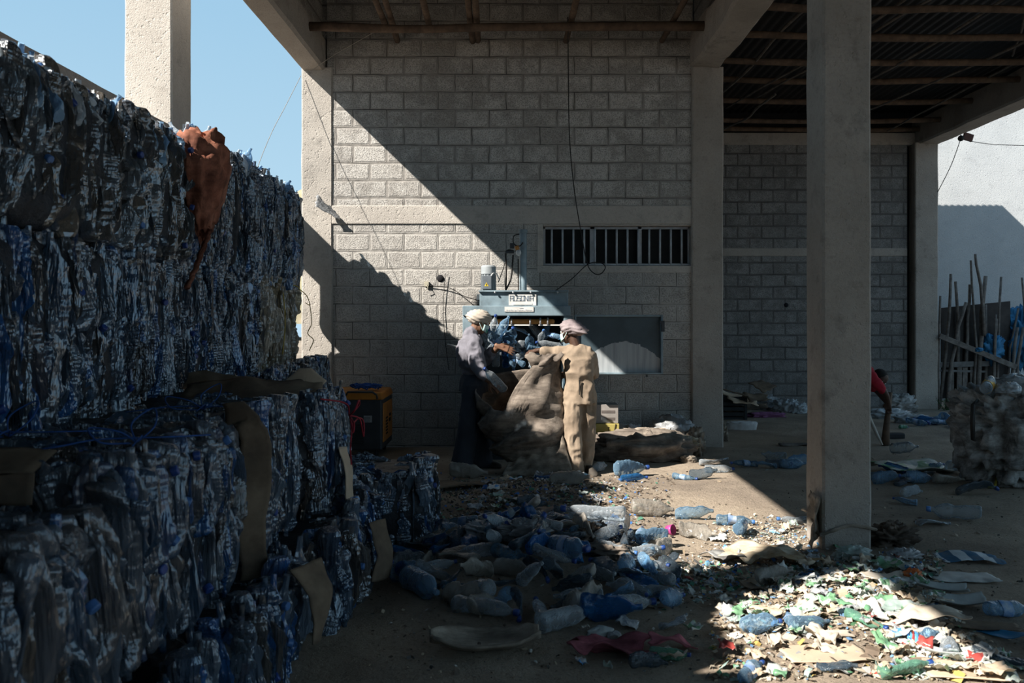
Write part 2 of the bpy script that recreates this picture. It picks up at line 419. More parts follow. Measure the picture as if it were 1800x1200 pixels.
def beam(label, x0, x1, y0, y1, z0, z1, mat='conc2', rough=.01):
    mb = MB(); n = int((y1-y0)/.16)+2; ys = np.linspace(y0, y1, n)
    c = .03; o = np.array([(x0+c, z0), (x1-c, z0), (x1, z0+c), (x1, z1), (x0, z1), (x0, z0+c)]); A = []
    for y in ys:
        q = np.stack([o[:, 0], np.full(6, y), o[:, 1]], 1)
        q += np.stack([fbm(q*2.3, 4, 3), fbm(q*0, 4, 1)*0, fbm(q*2.3+9, 8, 3)], 1)*rough; A.append(q)
    mb.grid(np.array(A), cv=True)
    mb.f += [list(range(6)), list(range((n-1)*6, n*6))[::-1]]; mb.m += [0, 0]
    o = mb.build('concrete_beam', MAT[mat], loc=(0, 0, 0)); return tag(o, label, 'beam')
beam('concrete roof beam running from the corner column towards the camera, sky beside it', -2.61, -2.32, -5, WY+.3, 4.53, 4.90, rough=.004)
beam('round-edged concrete beam over the two middle columns', 2.07, 2.43, -5, WY+.4, 4.54, 4.95, rough=.03)
beam('far right concrete beam carrying the edge of the dark roof', 6.86, 7.24, -5, 15, 4.54, 4.96)
beam('low concrete tie beam behind the bales, joined to the sky column', -3.55, -3.17, 2.05, 7.76, 3.05, 3.31)
beam('low concrete tie beam stretching from the sky column to the corner column', -3.55, -3.17, 8.23, 13, 3.05, 3.31)
slab('wall_left', (-2.57, -2.37, -5, WY+.2, 4.9, 5.6), mat='wall', bevel=0)
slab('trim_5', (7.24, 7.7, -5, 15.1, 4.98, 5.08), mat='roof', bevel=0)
# roof sheets
def roof(name, x0, x1, y0, y1, z):
    xs = np.arange(x0, x1+.001, .03); ys = np.linspace(y0, y1, 24)
    X, Y = np.meshgrid(xs, ys, indexing='ij')
    Z = z+.012*np.sin(X*2*PI/.12)
    MB_ = MB(); MB_.sheet(np.stack([X, Y, Z], -1), -.003)
    return struct(MB_.build(name, MAT['roof'], smooth=True))
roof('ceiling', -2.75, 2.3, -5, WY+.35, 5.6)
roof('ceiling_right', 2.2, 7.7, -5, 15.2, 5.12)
slab('trim_6', (2.12, 2.32, -5, WY+.4, 4.95, 5.6), mat='wall_far', bevel=0)
# roof poles
def pole(name, a, b, r, label, cat, group, seed, sag=.03, mat='wood', n=14, ends=None, r2=None, wob=.02):
    a, b = Vector(a), Vector(b); pts = []; rr = []
    r2 = r if r2 is None else r2
    for i in range(n):
        t = i/(n-1); p = a.lerp(b, t)-Vector((0, 0, sag*math.sin(PI*t)))
        w = vn(np.array([[t*4, seed*3.1, 0], [t*4, seed*3.1, 7]]), seed)*wob
        pts.append(p+Vector((w[0]*.3, w[0], w[1])) if abs((b-a).normalized().x) > .7 else p+Vector((w[0], w[1]*.4, w[1]*.3)))
        rr.append((r+(r2-r)*t)*(1+.12*float(vn(np.array([t*9, seed, 3.]), seed))))
    o0 = pts[0].copy(); mb = MB().tube([p-o0 for p in pts], rr, 9)
    o = mb.build(name, MAT[mat], smooth=True, loc=o0)
    return tag(o, label, cat, group) if label else o
pole('roof_pole', (-2.34, 9.5, 4.79), (2.1, 9.5, 4.80), .05, 'long horizontal roof pole crossing in front of the top of the block wall', 'pole', 'wooden roof poles', 1, .02)
pole('roof_pole', (-2.34, 8.25, 4.93), (2.1, 8.25, 4.95), .045, 'horizontal roof pole cut off by the top edge above the block wall', 'pole', 'wooden roof poles', 2)
rx = [(-1.52, 'leftmost'), (-1.44, 'second from left'), (-1.02, 'third from left'), (-.56, 'fourth from left'), (-.49, 'fifth from left'), (.58, 'sixth from left'), (1.72, 'rightmost')]
for i, (x, w) in enumerate(rx):
    pole('roof_rafter', (x+.1, 6.4, 5.02), (x, 10.22-(.55 if i in (0, 2) else 0), 4.87), .036, 'wooden rafter pole running over the wall, %s of the bay above the workers' % w, 'pole', 'rafters over the block wall', 10+i, .02)
yy = [9.0, 9.9, 10.75, 11.7, 12.9, 13.9, 14.6]
for i, y in enumerate(yy):
    pole('roof_pole', (2.35, y, 4.83+.04*math.sin(i*2.1)), (6.95, y, 4.80+.03*math.cos(i*1.7)), .042, 'horizontal roof pole in the dark right bay, %s' % ('nearest the camera' if i == 0 else ORD[i]+' from the camera'), 'pole', 'wooden roof poles', 20+i, .03)
rs = [((4.3, 8.4, 5.0), (3.1, 12.6, 4.65)), ((4.6, 8.7, 5.02), (3.35, 12.2, 4.7)), ((5.3, 8.8, 5.0), (4.4, 12.4, 4.62)), ((6.4, 9.4, 4.98), (4.9, 13.6, 4.6)), ((3.2, 8.8, 5.0), (2.7, 13.2, 4.62)), ((5.6, 9.3, 5.0), (6.3, 10.9, 4.9)), ((6.6, 10.2, 5.0), (6.1, 14.2, 4.66)), ((3.7, 12.2, 4.74), (3.2, 13.8, 4.55))]
rank([(pole('roof_stick', a, b, .018, None, '', '', 40+i, .05, 'grey_wood', r2=.012, wob=.06), 'thin crooked stick under the dark roof') for i, (a, b) in enumerate(rs)], 'of the right bay', None, 'stick', 'thin sticks under the right roof')
# hanging cables
def cable(name, pts, r, label, mat='wire', cat='cable', n=8):
    pts = [Vector(p) for p in pts]; out = []
    for i in range(len(pts)-1):
        p0, p1, p2, p3 = pts[max(i-1, 0)], pts[i], pts[i+1], pts[min(i+2, len(pts)-1)]
        for j in range(n):
            t = j/n
            out.append(.5*((2*p1)+(p2-p0)*t+(2*p0-5*p1+4*p2-p3)*t*t+(3*p1-p0-3*p2+p3)*t*t*t))
    out.append(pts[-1])
    o0 = out[0].copy()
    o = MB().tube([p-o0 for p in out], r, 6).build(name, MAT[mat] if isinstance(mat, str) else mat, smooth=True, loc=o0)
    return tag(o, label, cat) if label else o
cable('hanging_cable', [P(998, 30, 9.5), P(999, 120, 9.9), P(1001, 240, 10.1), P(1009, 330, 10.15), P(1020, 400, 10.18), P(1032, 462, 10.18), P(1044, 480, 10.18), P(1056, 481, 10.17), P(1064, 470, 10.17), P(1056, 462, 10.15), P(1034, 464, 10.12), P(1005, 490, 10.05), P(976, 511, 9.9)], .006, 'black cable hanging from the roof past the window and looping to the press')
cable('tie_wire', [P(529, 133, 10.22), P(500, 190, 9.9), P(478, 232, 9.6), P(455, 288, 9.3), P(437, 345, 9.1)], .0035, 'thin grey wire slanting down against the sky from the corner column', 'thread', 'wire')
cable('tie_wire', [P(545, 126, 10.05), P(585, 98, 9.9), P(625, 75, 9.7), P(665, 52, 9.5)], .004, 'thin yellowish wire tied from the beam up to the roof pole', 'thread', 'wire')
cable('wall_wire', [P(752, 502, 10.25), P(790, 506, 10.23), P(815, 520, 10.2), P(838, 527, 9.7)], .005, 'dark wire running along the block wall to the left side of the press', cat='wire')
cable('wall_wire', [P(783, 480, 10.24), P(779, 540, 10.25), P(783, 600, 10.25), P(789, 650, 10.25)], .004, 'thin wire hanging down the block wall left of the press', cat='wire')
mb = MB().box((0, 0, 0), (.05, .03, .06)).tube([(0, -.015, 0), (.02, -.03, -.05), (-.02, -.025, -.08)], .004, 5)
tag(mb.build('socket_box', simple('socket_plastic', (.5, .46, .36)), loc=P(750, 499, 10.25)), 'small pale wiring box on the sunlit block wall', 'socket')
mb = MB().ball((0, 0, 0), (.045, .02, .045))
tag(mb.build('wall_hole', MAT['dark'], loc=P(774, 489, 10.27), smooth=True), 'round dark knocked-out hole in the sunlit block wall', 'hole')
mb = MB().ball((0, 0, 0), (.04, .02, .04))
tag(mb.build('wall_hole', MAT['dark'], loc=P(1382, 536, 14.75), smooth=True), 'round dark hole in the far block wall of the right bay', 'hole')
lampY = 14.3
l = empty('hanging_lamp', P(1689, 243, lampY), 'small black lamp with a brown bracket hanging below the far roof edge', 'lamp')
MB().ball((0, 0, 0), .05).build('lamp_bulb', MAT['wire'], l, smooth=True)
MB().box((.12, 0, .02), (.16, .05, .12), rot(0, .3, 0)).build('bracket', simple('rusty_bracket', (.12, .06, .05)), l, bevel=.004)
MB().tube([(0, 0, .04), (-.05, 0, .18)], .006, 6).build('cord', MAT['wire'], l)
cable('tie_wire', [P(1689, 243, 14.3), P(1672, 290, 14.4), P(1648, 338, 14.62)], .006, 'thin wire hanging from the black lamp down to the far column', cat='wire')
cable('tie_wire', [P(1705, 248, 14.4), P(1750, 254, 15), P(1830, 256, 15.5)], .006, 'thin wire stretched across the white wall from the black lamp', cat='wire')
# far hill with scrub
def hill():
    X, Y = np.meshgrid(np.linspace(-42, -12, 50), np.linspace(58, 85, 30), indexing='ij')
    Z = 13.4*np.exp(-((X+17)/8)**2)*np.exp(-((Y-74)/12)**2)+.5*fbm(np.stack([X, Y, X*0], -1)*.6, 3, 3)-.6
    struct(MB().grid(np.stack([X, Y, Z], -1)).build('hill', simple('dry_hill', (.36, .28, .19), (.20, .19, .10), .5, .95, .6, 3, world=True), smooth=True))
hill()
# ------------------------------------------------------------------ bottles
MAT['crush_blue'] = m_crushed('crushed_blue_grey', (.0, (.07, .11, .165)), (.25, (.15, .20, .26)), (.45, (.03, .08, .16)), (.62, (.095, .115, .14)), (.84, (.11, .095, .08)), (.92, (.03, .13, .36)), dirt=(.05, .048, .05))
MAT['crush_grey'] = m_crushed('crushed_grey_brown', (.0, (.085, .11, .135)), (.3, (.17, .195, .215)), (.5, (.10, .088, .075)), (.7, (.07, .10, .14)), (.88, (.15, .13, .105)), dirt=(.05, .043, .036), bst=.5, bs=13)
MAT['crush_near'] = m_crushed('crushed_near', (.0, (.06, .09, .125)), (.25, (.12, .15, .19)), (.45, (.035, .085, .155)), (.62, (.085, .105, .135)), (.86, (.13, .105, .085)), (.93, (.03, .11, .28)), dirt=(.05, .046, .046), bs=24, bst=.6, rough=.17, gloss=.075, zsq=.16)
MAT['crush_pale'] = m_crushed('crushed_cream_film', (.0, (.55, .50, .40)), (.3, (.38, .36, .32)), (.5, (.33, .27, .18)), (.7, (.60, .57, .50)), (.9, (.25, .20, .10)), dirt=(.14, .11, .07))
MAT['cap_blue'] = simple('blue_cap', (.018, .06, .24), (.014, .04, .16), 12, .4, .1, 50, spec=.5)
MAT['cap_light'] = simple('light_blue_cap', (.06, .16, .38), (.045, .12, .3), 12, .4, .1, 50, spec=.5)
MAT['core'] = simple('packed_plastic_core', (.035, .04, .048), (.018, .02, .024), 9, .5, .8, 25, dist=.02)
MAT['board'] = simple('dirty_cardboard', (.22, .165, .115), (.145, .108, .076), 5, .9, .3, 40, c3=(.085, .065, .05))
MAT['board_pale'] = simple('clean_cardboard', (.62, .49, .36), (.52, .41, .30), 4, .9, .25, 40, c3=(.44, .35, .26))
MAT['twine_blue'] = simple('blue_twine', (.02, .075, .26), None, 20, .7, 0)
MAT['twine_red'] = simple('red_twine', (.30, .02, .035), None, 20, .7, 0)
MAT['twine_yellow'] = simple('yellow_twine', (.42, .33, .05), None, 20, .7, 0)

def film(name, tint, body, dens, dirt=.0, rough=.08):
    """thin clear plastic: part see-through, part milky, glossy on top"""
    k = N(name); r = rnd(k); co = obj_co(k)
    col = k.ramp(r, (0, body), (.5, tuple(min(1, x*1.35) for x in body)), (1, tuple(x*.7 for x in body)))
    if dirt: col = k.mix(k.ramp(k.noise(co, 14, 4, .7), (.5, 0.0), (.72, dirt)), col, (.17, .14, .11))
    rg = lambda c_: k.math('ABSOLUTE', k.math('SUBTRACT', k.noise(co, c_, 2, .5, dist=.5), .5))
    bp = k.bump(k.math('ADD', k.math('MULTIPLY', rg(16), 1.5), k.math('MULTIPLY', rg(42), .7)), .75, .014)
    b = k.bsdf(col, rough, bp, .65)
    t = k.n('BsdfTransparent'); k.set(t.inputs[0], tint)
    fr = k.n('Fresnel'); fr.inputs[0].default_value = 1.5; k.set(fr.inputs['Normal'], bp)
    mx = k.n('MixShader'); k.set(mx.inputs[0], k.math('MULTIPLY_ADD', k.math('MINIMUM', k.math('MULTIPLY', fr.outputs[0], 2.6), 1.0), 1-dens, dens))
    k.t.links.new(t.outputs[0], mx.inputs[1]); k.t.links.new(b, mx.inputs[2]); return k.done(mx.outputs[0])
MAT['clear'] = film('clear_bottle', (.93, .96, .98), (.40, .44, .47), .18)
MAT['bluish'] = film('bluish_bottle', (.78, .90, .98), (.20, .33, .46), .22)
MAT['blue'] = film('blue_bottle', (.35, .62, .92), (.02, .11, .27), .36)
MAT['dusty'] = film('dusty_bottle', (.85, .84, .8), (.32, .295, .26), .45, .7, .3)
MAT['smoke'] = film('grey_bottle', (.72, .80, .86), (.075, .105, .135), .30, .4, .12)
MAT['green'] = film('green_bottle', (.6, .9, .72), (.16, .34, .25), .4)
MAT['label_film'] = simple('bottle_label', (.42, .48, .55), (.10, .22, .45), 18, .5, .1, 40)

def prof(kind):
    if kind == 'jug':   # squat shouldered jug
        return .28, .052, [(0, .0), (0, .8), (.03, .98), (.1, 1), (.55, 1), (.66, .95), (.76, .72), (.84, .42), (.88, .27), (.93, .25), (1, .25)]
    if kind == 'wave':  # waisted water bottle
        return .26, .036, [(0, .0), (0, .7), (.03, .95), (.12, 1), (.2, .93), (.3, 1), (.42, .82), (.5, .80), (.6, 1), (.7, .97), (.8, .7), (.88, .38), (.92, .34), (1, .34)]
    return .29, .040, [(0, .0), (0, .72), (.03, .96), (.1, 1), (.35, 1), (.62, 1), (.72, .9), (.82, .6), (.88, .34), (.92, .31), (1, .31)]
def crush(v, L, r, seed, flat, bend, dent, tw=0, ridge=0):
    """squash, bend and dint a bottle that stands along z"""
    v = v.copy(); t = v[:, 2]/L; rs = np.random.RandomState(seed)
    k = np.clip(np.minimum((t+.06)*3, (1.0-t)*4.0), 0, 1)
    k2 = k*(1+.35*vn(np.stack([t*3, t*0+seed, t*0], 1), seed))
    fl = np.clip(1-(1-flat)*k2, .12, 1)
    d = vn(np.concatenate([v[:, :2]/r*1.1, v[:, 2:]/L*5], 1)+seed*3.3, seed)+.5*vn(np.concatenate([v[:, :2]/r*2.2, v[:, 2:]/L*11], 1)+seed*7.7, seed+5)
    if ridge: d = d+ridge*1.2*(.5-2*np.abs(vn(np.concatenate([v[:, :2]/r*1.8, v[:, 2:]/L*2.4], 1)+seed*5.1, seed+9)))+ridge*.5*(.5-2*np.abs(vn(np.concatenate([v[:, :2]/r*2.3, v[:, 2:]/L*8], 1)+seed*2.1, seed+11)))
    m = 1+dent*d*np.clip((.93-t)*6, 0, 1)
    v[:, 0] *= (1+.42*(1-fl))*m; v[:, 1] *= fl*m
    a = tw*(t-.5); c, s_ = np.cos(a), np.sin(a)
    v[:, 0], v[:, 1] = v[:, 0]*c-v[:, 1]*s_, v[:, 0]*s_+v[:, 1]*c
    ph = rs.rand()*6
    v[:, 0] += bend*L*(np.sin(t*2.6+ph)-np.sin(ph)); v[:, 1] += bend*.6*L*(np.sin(t*3.3+ph*2)-np.sin(ph*2))
    v[:, 2] = v[:, 2]*(1-.10*(1-flat))
    return v
def bottle_proto(kind, seed, flat, bend, dent, ribs=7, n=18, tw=0, name='plastic_bottle', mat='clear', cap=None, label=False, lo=False, ridge=0):
    L, r, pr = prof(kind); zz = []
    ts = np.linspace(0, 1, 26 if lo else 42)
    pz = [p[0] for p in pr]; px_ = [p[1] for p in pr]
    zz = [(0, 0.004)]
    for t in ts:
        q = float(np.interp(t, pz, px_)) if t > 0 else .72
        if .12 < t < .62 and ribs: q *= 1-.05*(.5+.5*math.cos(t*ribs*4*PI))
        zz.append((t*L, q*r))
    zz.append((L, .003))
    mb = MB().lathe(zz, n); V = mb.v[0]
    V = crush(V, L, r, seed, flat, bend, dent, tw, ridge)
    off = np.array([0, 0, L*.45]); mb.v[0] = V-off
    body = mb.mesh(name, MAT[mat], not lo); caps = None; lab = None
    if cap:
        m2 = MB(); rr = px_[-1]*r*1.22
        m2.lathe([(L*.925, rr*.9), (L*.93, rr), (L*1.0, rr), (L*1.012, rr*.9), (L*1.013, .003)], 14)
        m2.v[0] = crush(m2.v[0], L, r, seed, flat, bend, 0, tw)-off
        caps = m2.mesh('bottle_cap', MAT[cap])
    if label:
        zl = [(L*t, float(np.interp(t, pz, px_))*r*1.015*(1-.0)) for t in np.linspace(.30, .52, 7)]
        m3 = MB().lathe(zl, n); m3.f = m3.f[:-2]; m3.m = m3.m[:-2]
        m3.v[0] = crush(m3.v[0], L, r*1.0, seed, flat, bend, dent, tw)*np.array([1.03, 1.03, 1])-off
        lab = m3.mesh('bottle_label', MAT['label_film'])
    lo_ = V-off
    return dict(me=body, cap=caps, lab=lab, L=L, r=r, v=lo_, kind=kind)
def put_bottle(pr, loc, heading, tilt=0, roll=0, sc=1.0, name='plastic_bottle', ground=True, lift=0.0):
    """lay the bottle down: neck points along heading"""
    R = Euler((0, 0, heading)).to_matrix() @ Euler((0, PI/2-tilt, 0)).to_matrix() @ Euler((0, 0, roll)).to_matrix()
    o = link(name, pr['me'])
    w = pr['v'] @ np.array(R).T * sc
    z = loc[2]
    if ground: z = loc[2]-w[:, 2].min()-.004
    o.location = (loc[0], loc[1], z+lift); o.rotation_euler = R.to_euler(); o.scale = (sc,)*3
    if pr['cap']: link('bottle_cap', pr['cap'], o)
    if pr['lab']: link('bottle_label', pr['lab'], o)
    return o
# ------------------------------------------------------------------ bales
MAT['crown_a'] = film('sunlit_blue_plastic', (.7, .85, 1), (.28, .46, .66), .5)  # lighter body: the sunlit look of the bale tops is put into the colour
MAT['crown_b'] = film('sunlit_clear_plastic', (.9, .95, 1), (.55, .62, .68), .5)
rb = random.Random(4)
PIECE = {}
def pieces(mat, key):
    out = []; soft = key in 'gnt'
    for i in range(14):
        kind = ['std', 'jug', 'std', 'wave', 'jug'][i % 5]
        fl = ([.16, .26, .12, .36, .2] if soft else [.13, .2, .1, .24, .16])[i % 5]
        out.append(bottle_proto(kind, 50+i*7, fl, .03+.02*(i % 3), .26 if soft else .32, ribs=6 if i % 2 else 0, n=20, tw=(.8 if soft else .5)*((i % 3)-1), ridge=.42 if soft else .7, name='crushed_bottle', mat=mat, lo=True))
    PIECE[key] = out
pieces('crush_blue', 'b'); pieces('crush_near', 'n'); pieces('crown_a', 't'); pieces('crown_b', 'c')
for q in PIECE['n']: q['me'].polygons.foreach_set('use_smooth', [True]*len(q['me'].polygons))
pieces('crush_grey', 'g'); pieces('crush_pale', 'p')
capme = MB().lathe([(0, .0165), (.004, .018), (.022, .018), (.025, .015), (.0251, .003)], 14).mesh('bottle_cap', [MAT['cap_blue']], False)
capme2 = MB().lathe([(0, .0165), (.004, .018), (.022, .018), (.025, .015), (.0251, .003)], 14).mesh('bottle_cap', [MAT['cap_light']], False)
def bale(label, xr, y0, y1, z0, z1, depth, rz=0.0, key='b', lean=0.0, faces='rtf', seed=0, caps=6, sc=1.0, big=0, dens=1.75, crown=0, topw=1.0):
    """xr: right face at y0; layers are stacked along local y; right/top/front faces get whole crushed bottles"""
    r = random.Random(seed*91+7); L = y1-y0; Hh = z1-z0
    y0 += .03; y1 -= .03; z1 -= .01; rz += ((seed*37) % 11-5)*.005; xr += ((seed*53) % 9-4)*.011; L = y1-y0; Hh = z1-z0
    root = empty('plastic_bale', (xr, y0, z0), label, 'bale', 'strapped bales of crushed bottles', rz)
    t_solid = 't' not in faces
    # packed core
    nu, nv = 24, 40
    a = np.linspace(0, 2*PI, nv, endpoint=False); A = []
    for i in range(nu):
        t = i/(nu-1); s_ = min(1, .92+.08*math.sin(PI*t)*2)
        c, sn = np.cos(a), np.sin(a); ex = .28
        x = np.sign(c)*np.abs(c)**ex*depth/2*.97*s_; z = np.sign(sn)*np.abs(sn)**ex*Hh/2*(1.0 if t_solid else .985)*s_
        q = np.stack([x-depth/2-.02, np.full(nv, .02+t*(L-.04)), z+Hh/2], 1)
        q += .022*np.stack([vn(q*9+seed, 1), 0*x, vn(q*9+seed, 2)], 1); A.append(q)
    mb = MB().grid(np.array(A), cv=True); mb.f += [list(range(nv)), list(range((nu-1)*nv, nu*nv))[::-1]]; mb.m += [0, 0]
    mb.build('packed_core', MAT['core'], root, smooth=True)
    spots = []; wide = .28 if key == 'g' else .10 if key == 'n' else .05
    if key == 'n': dens *= 1.35
    th = .036/dens
    nl = max(6, int(L/th))
    if 'r' in faces:
        rows = max(2, int(round(Hh/.27/sc)))
        for i in range(nl):
            y = (i+.5)/nl*L
            o_ = r.uniform(-.1, .1)
            for k in range(rows):
                z = Hh*(k+.5)/rows+o_*.6+r.uniform(-.04, .04)
                z = min(max(z, .19*sc), Hh-.19*sc)
                out = r.uniform(-.055, .008) if r.random() > .12 else r.uniform(.0, .03)
                out -= .075*max(0, 1-min(y, L-y)/.12)**2+.05*max(0, 1-min(z, Hh-z)/.22)**2
                spots.append((0, (-.068*sc+out, min(max(y, .045), L-.045), z), (r.gauss(lean, .10 if key in 'gn' else .06), r.gauss(0, .10), r.gauss(0, .3)+(PI/2 if wide and r.random() < wide else 0)), r.choice([1, -1]), r.uniform(.9, 1.12)*sc*(1+big*r.random()*.5)))
    if 't' in faces:
        cols = max(1, int(round(depth*topw/.30)))
        for i in range(int(nl*.9)):
            y = (i+.5)/(nl*.9)*L
            for k in range(cols):
                x = -depth*topw*(k+.5)/cols+r.uniform(-.07, .07)
                x = min(x, -.17)
                spots.append((1, (x, min(max(y, .05), L-.05), Hh-.07+r.uniform(-.02, .03)), (r.gauss(0, .12), PI/2+r.gauss(0, .09), r.gauss(0, .15)), r.choice([1, -1]), r.uniform(.9, 1.1)))
    if 'f' in faces:
        for i in range(int(depth/.13)):
            for k in range(max(2, int(Hh/.25))):
                spots.append((2, (-depth*(i+.5)/int(depth/.13), .012+r.uniform(-.01, .02), Hh*(k+.5)/max(2, int(Hh/.25))), (r.gauss(0, .08), r.gauss(0, .25), r.gauss(0, .15)), r.choice([1, -1]), 1.05))
    if crown:
        for i in range(int(L/.036)):
            spots.append((3, (r.uniform(-.22, -.05), r.uniform(.05, L-.05), Hh+r.uniform(-.17, -.07)+.085*(crown > 1)), (r.gauss(0, .35), r.gauss(0, .45), r.uniform(0, 3)), 1, r.uniform(.85, 1.05)))
    r.shuffle(spots)
    # the hundred that show largest stay single parts, the rest of the packing is one part
    w = Matrix.Rotation(rz, 4, 'Z'); w.translation = (xr, y0, z0)
    def key_(s_):
        p = w @ Vector(s_[1]); px, py = scr(p)
        vis = 1 if -40 < px < 1840 and -40 < py < 1240 else .05
        return -vis*s_[4]*(1.25 if s_[0] != 1 else 1)*(9 if s_[0] == 3 else 1)/p.y
    spots.sort(key=key_)
    big_mb = MB(); tmpl = PIECE[key]
    for j, (fc, c, e, sg, s_) in enumerate(spots):
        p = r.choice(tmpl if fc != 3 else PIECE[r.choice('ttc')]); M_ = Euler(e).to_matrix(); zs = 1.0 if fc else r.uniform(1.0, 1.3) if key == 'g' else r.uniform(1.1, 1.8) if key == 'n' else r.uniform(1.25, 2.1)
        if sg < 0: M_ = M_ @ Euler((PI, 0, 0)).to_matrix()
        if j < 100 or fc == 3 and j < 100:
            o = link('crushed_bottle', p['me'], root); o.location = c; o.rotation_euler = M_.to_euler(); o.scale = (s_, s_, s_*zs)
        else:
            big_mb.add(xf(p['v']*np.array([1, 1, zs]), np.array(M_), c, s_), [tuple(q.vertices) for q in p['me'].polygons])
    if big_mb.n:
        o = big_mb.build('packed_bottles', p['me'].materials[0], root, smooth=False); o['kind'] = 'stuff'
    for i in range(caps):
        o = link('bottle_cap', r.choice([capme, capme2, capme]), root)
        if r.random() < .7 and 'r' in faces:
            o.location = (r.uniform(-.03, .0), r.uniform(.05, L-.05), r.uniform(.06, Hh-.04)); o.rotation_euler = (r.uniform(-.5, .5), PI/2+r.uniform(-.8, .8), 0)
        else:
            o.location = (r.uniform(-.5*depth, -.03), r.uniform(.05, L-.05), Hh-.03); o.rotation_euler = (r.uniform(-.9, .9), r.uniform(-.9, .9), 0)
    return root
def face_x(Y): return -1.715-.0735*Y
RZ = .0735
U = [(.3, 1.85, 2.83, 'g', 'top bale of the left stack level with the camera, outside the picture'), (1.9, 3.24, 2.83, 'g', 'top bale of the left stack nearest the camera, mostly outside the picture'), (3.27, 4.45, 2.66, 'g', 'tall dirty grey top bale at the left edge of the photo'),
     (4.47, 5.58, 2.71, 'g', 'dirty grey top bale in front of the sky column, left of the orange sack'), (5.74, 6.75, 2.82, 'b', 'top bale right behind the orange sack, its upper edge sunlit'),
     (6.77, 7.75, 2.84, 'b', 'blue top bale between the orange sack bale and the wall end of the row'), (7.78, 8.8, 2.90, 'b', 'second last blue bale of the top row before the block wall'),
     (8.83, 9.9, 2.90, 'b', 'last blue bale of the top row, beside the corner column of the block wall')]
for i, (a, b, zt, k, lb) in enumerate(U):
    bale(lb, face_x(a)+(.02 if i % 2 else 0), a, b, 1.92, zt-.01, .60, RZ, k, lean=(.0, .0, -.05, -.05, .06, .02, -.04, .05)[i], seed=i+1, faces='' if i == 0 else 'rtf' if i in (2, 3, 4) else 'rt', caps=(0, 0, 8, 7, 4, 5, 4, 3)[i], crown=0 if i < 2 else 1 if i < 4 else 2, sc=1.12 if i < 4 else 1, big=.5 if i in (2, 3) else 0)
Mr = [(.3, 1.85, 'b', 'middle row bale level with the camera, outside the picture'), (1.9, 2.97, 'b', 'middle row bale nearest the camera, outside the left edge of the picture'), (3.0, 3.98, 'b', 'dark middle row bale cut by the left edge of the photo'), (4.02, 5.3, 'b', 'dark blue middle row bale, second from the left edge of the photo'),
      (5.36, 6.5, 'b', 'middle row bale with finely striped film, under the dangling orange cloth'), (6.52, 7.68, 'b', 'finely striped blue middle row bale left of the cream-coloured bale'),
      (7.75, 8.78, 'p', 'cream and brown middle row bale with yellow twine, left half of the pale pair'), (8.82, 9.85, 'p', 'cream-coloured middle row bale next to the corner column, right half of the pale pair')]
MBALE = []
for i, (a, b, k, lb) in enumerate(Mr):
    MBALE.append(bale(lb, face_x(a)-.02*(i % 2), a, b, 1.10 if i < 6 else 1.08, 1.90, .54, RZ, k, lean=(0, 0, .03, -.04, .03, -.02, .1, .14)[i], seed=i+20, faces='' if i == 0 else 'rf' if i in (3, 4, 6) else 'r', caps=(0, 0, 6, 4, 4, 3, 0, 0)[i], sc=1.1 if i in (2, 3) else 1))
# the step in front: wide bales on their side with open tops
BL = [bale('nearest low bale at the bottom left corner with bottle necks on top', -1.09, 1.45, 2.49, .40, 1.0, 1.45, 0, 'n', seed=41, faces='rtf', topw=.6, caps=9, sc=1.0, big=.2),
      bale('low bale with the blue twine bows on top, behind the nearest corner bale', -1.17, 2.52, 3.73, .43, 1.10, 1.40, 0, 'n', seed=42, faces='rtf', topw=.6, caps=8, sc=1.0, big=.1),
      bale('low bale with the hanging cardboard flap at its near corner', -1.13, 3.78, 4.66, .48, 1.08, 1.35, 0, 'b', seed=43, faces='rtf', topw=.6, caps=6),
      bale('low bale tied with the bright red string', -1.05, 4.70, 5.55, .48, 1.09, 1.35, 0, 'b', seed=44, faces='rtf', topw=.6, caps=4),
      bale('low bale set back behind the red string bale, cardboard on its top', -1.52, 5.6, 6.75, .0, 1.06, 1.1, .05, 'b', seed=45, faces='rt', caps=4),
      bale('low bale supporting the right end of the stack, under the striped bale', -2.0, 6.8, 8.2, .0, 1.07, .66, .07, 'b', seed=46, faces='rt', topw=.3, caps=2),
      bale('low bale under the cream-coloured pair beside the corner column', -2.1, 8.25, 9.85, .0, 1.07, .75, .07, 'b', seed=47, faces='rt', topw=.3, caps=2)]
BG = [bale('bottom layer bale below the twine bows, at the lower edge of the photo', -1.0, 2.0, 3.05, .0, .36, 1.4, 0, 'b', seed=51, faces='rf', caps=4),
      bale('bottom layer bale with the dark cardboard triangle, under the flap bale', -.93, 3.1, 4.1, .0, .42, 1.35, 0, 'b', seed=52, faces='rtf', topw=.2, caps=5),
      bale('bottom layer bale under the red string bale, beside the bottle heap', -.80, 4.14, 5.08, .0, .43, 1.4, .03, 'b', seed=53, faces='rtf', topw=.2, caps=4),
      bale('small dark bale on the floor left of the bottle heap, nearer of two', -.82, 5.14, 5.56, .0, .5, .6, .05, 'b', seed=54, faces='rtf', caps=3),
      bale('low wide bale on the floor in front of the orange generator', -.62, 5.64, 6.5, .0, .52, .66, .06, 'b', seed=55, faces='rtf', caps=5)]
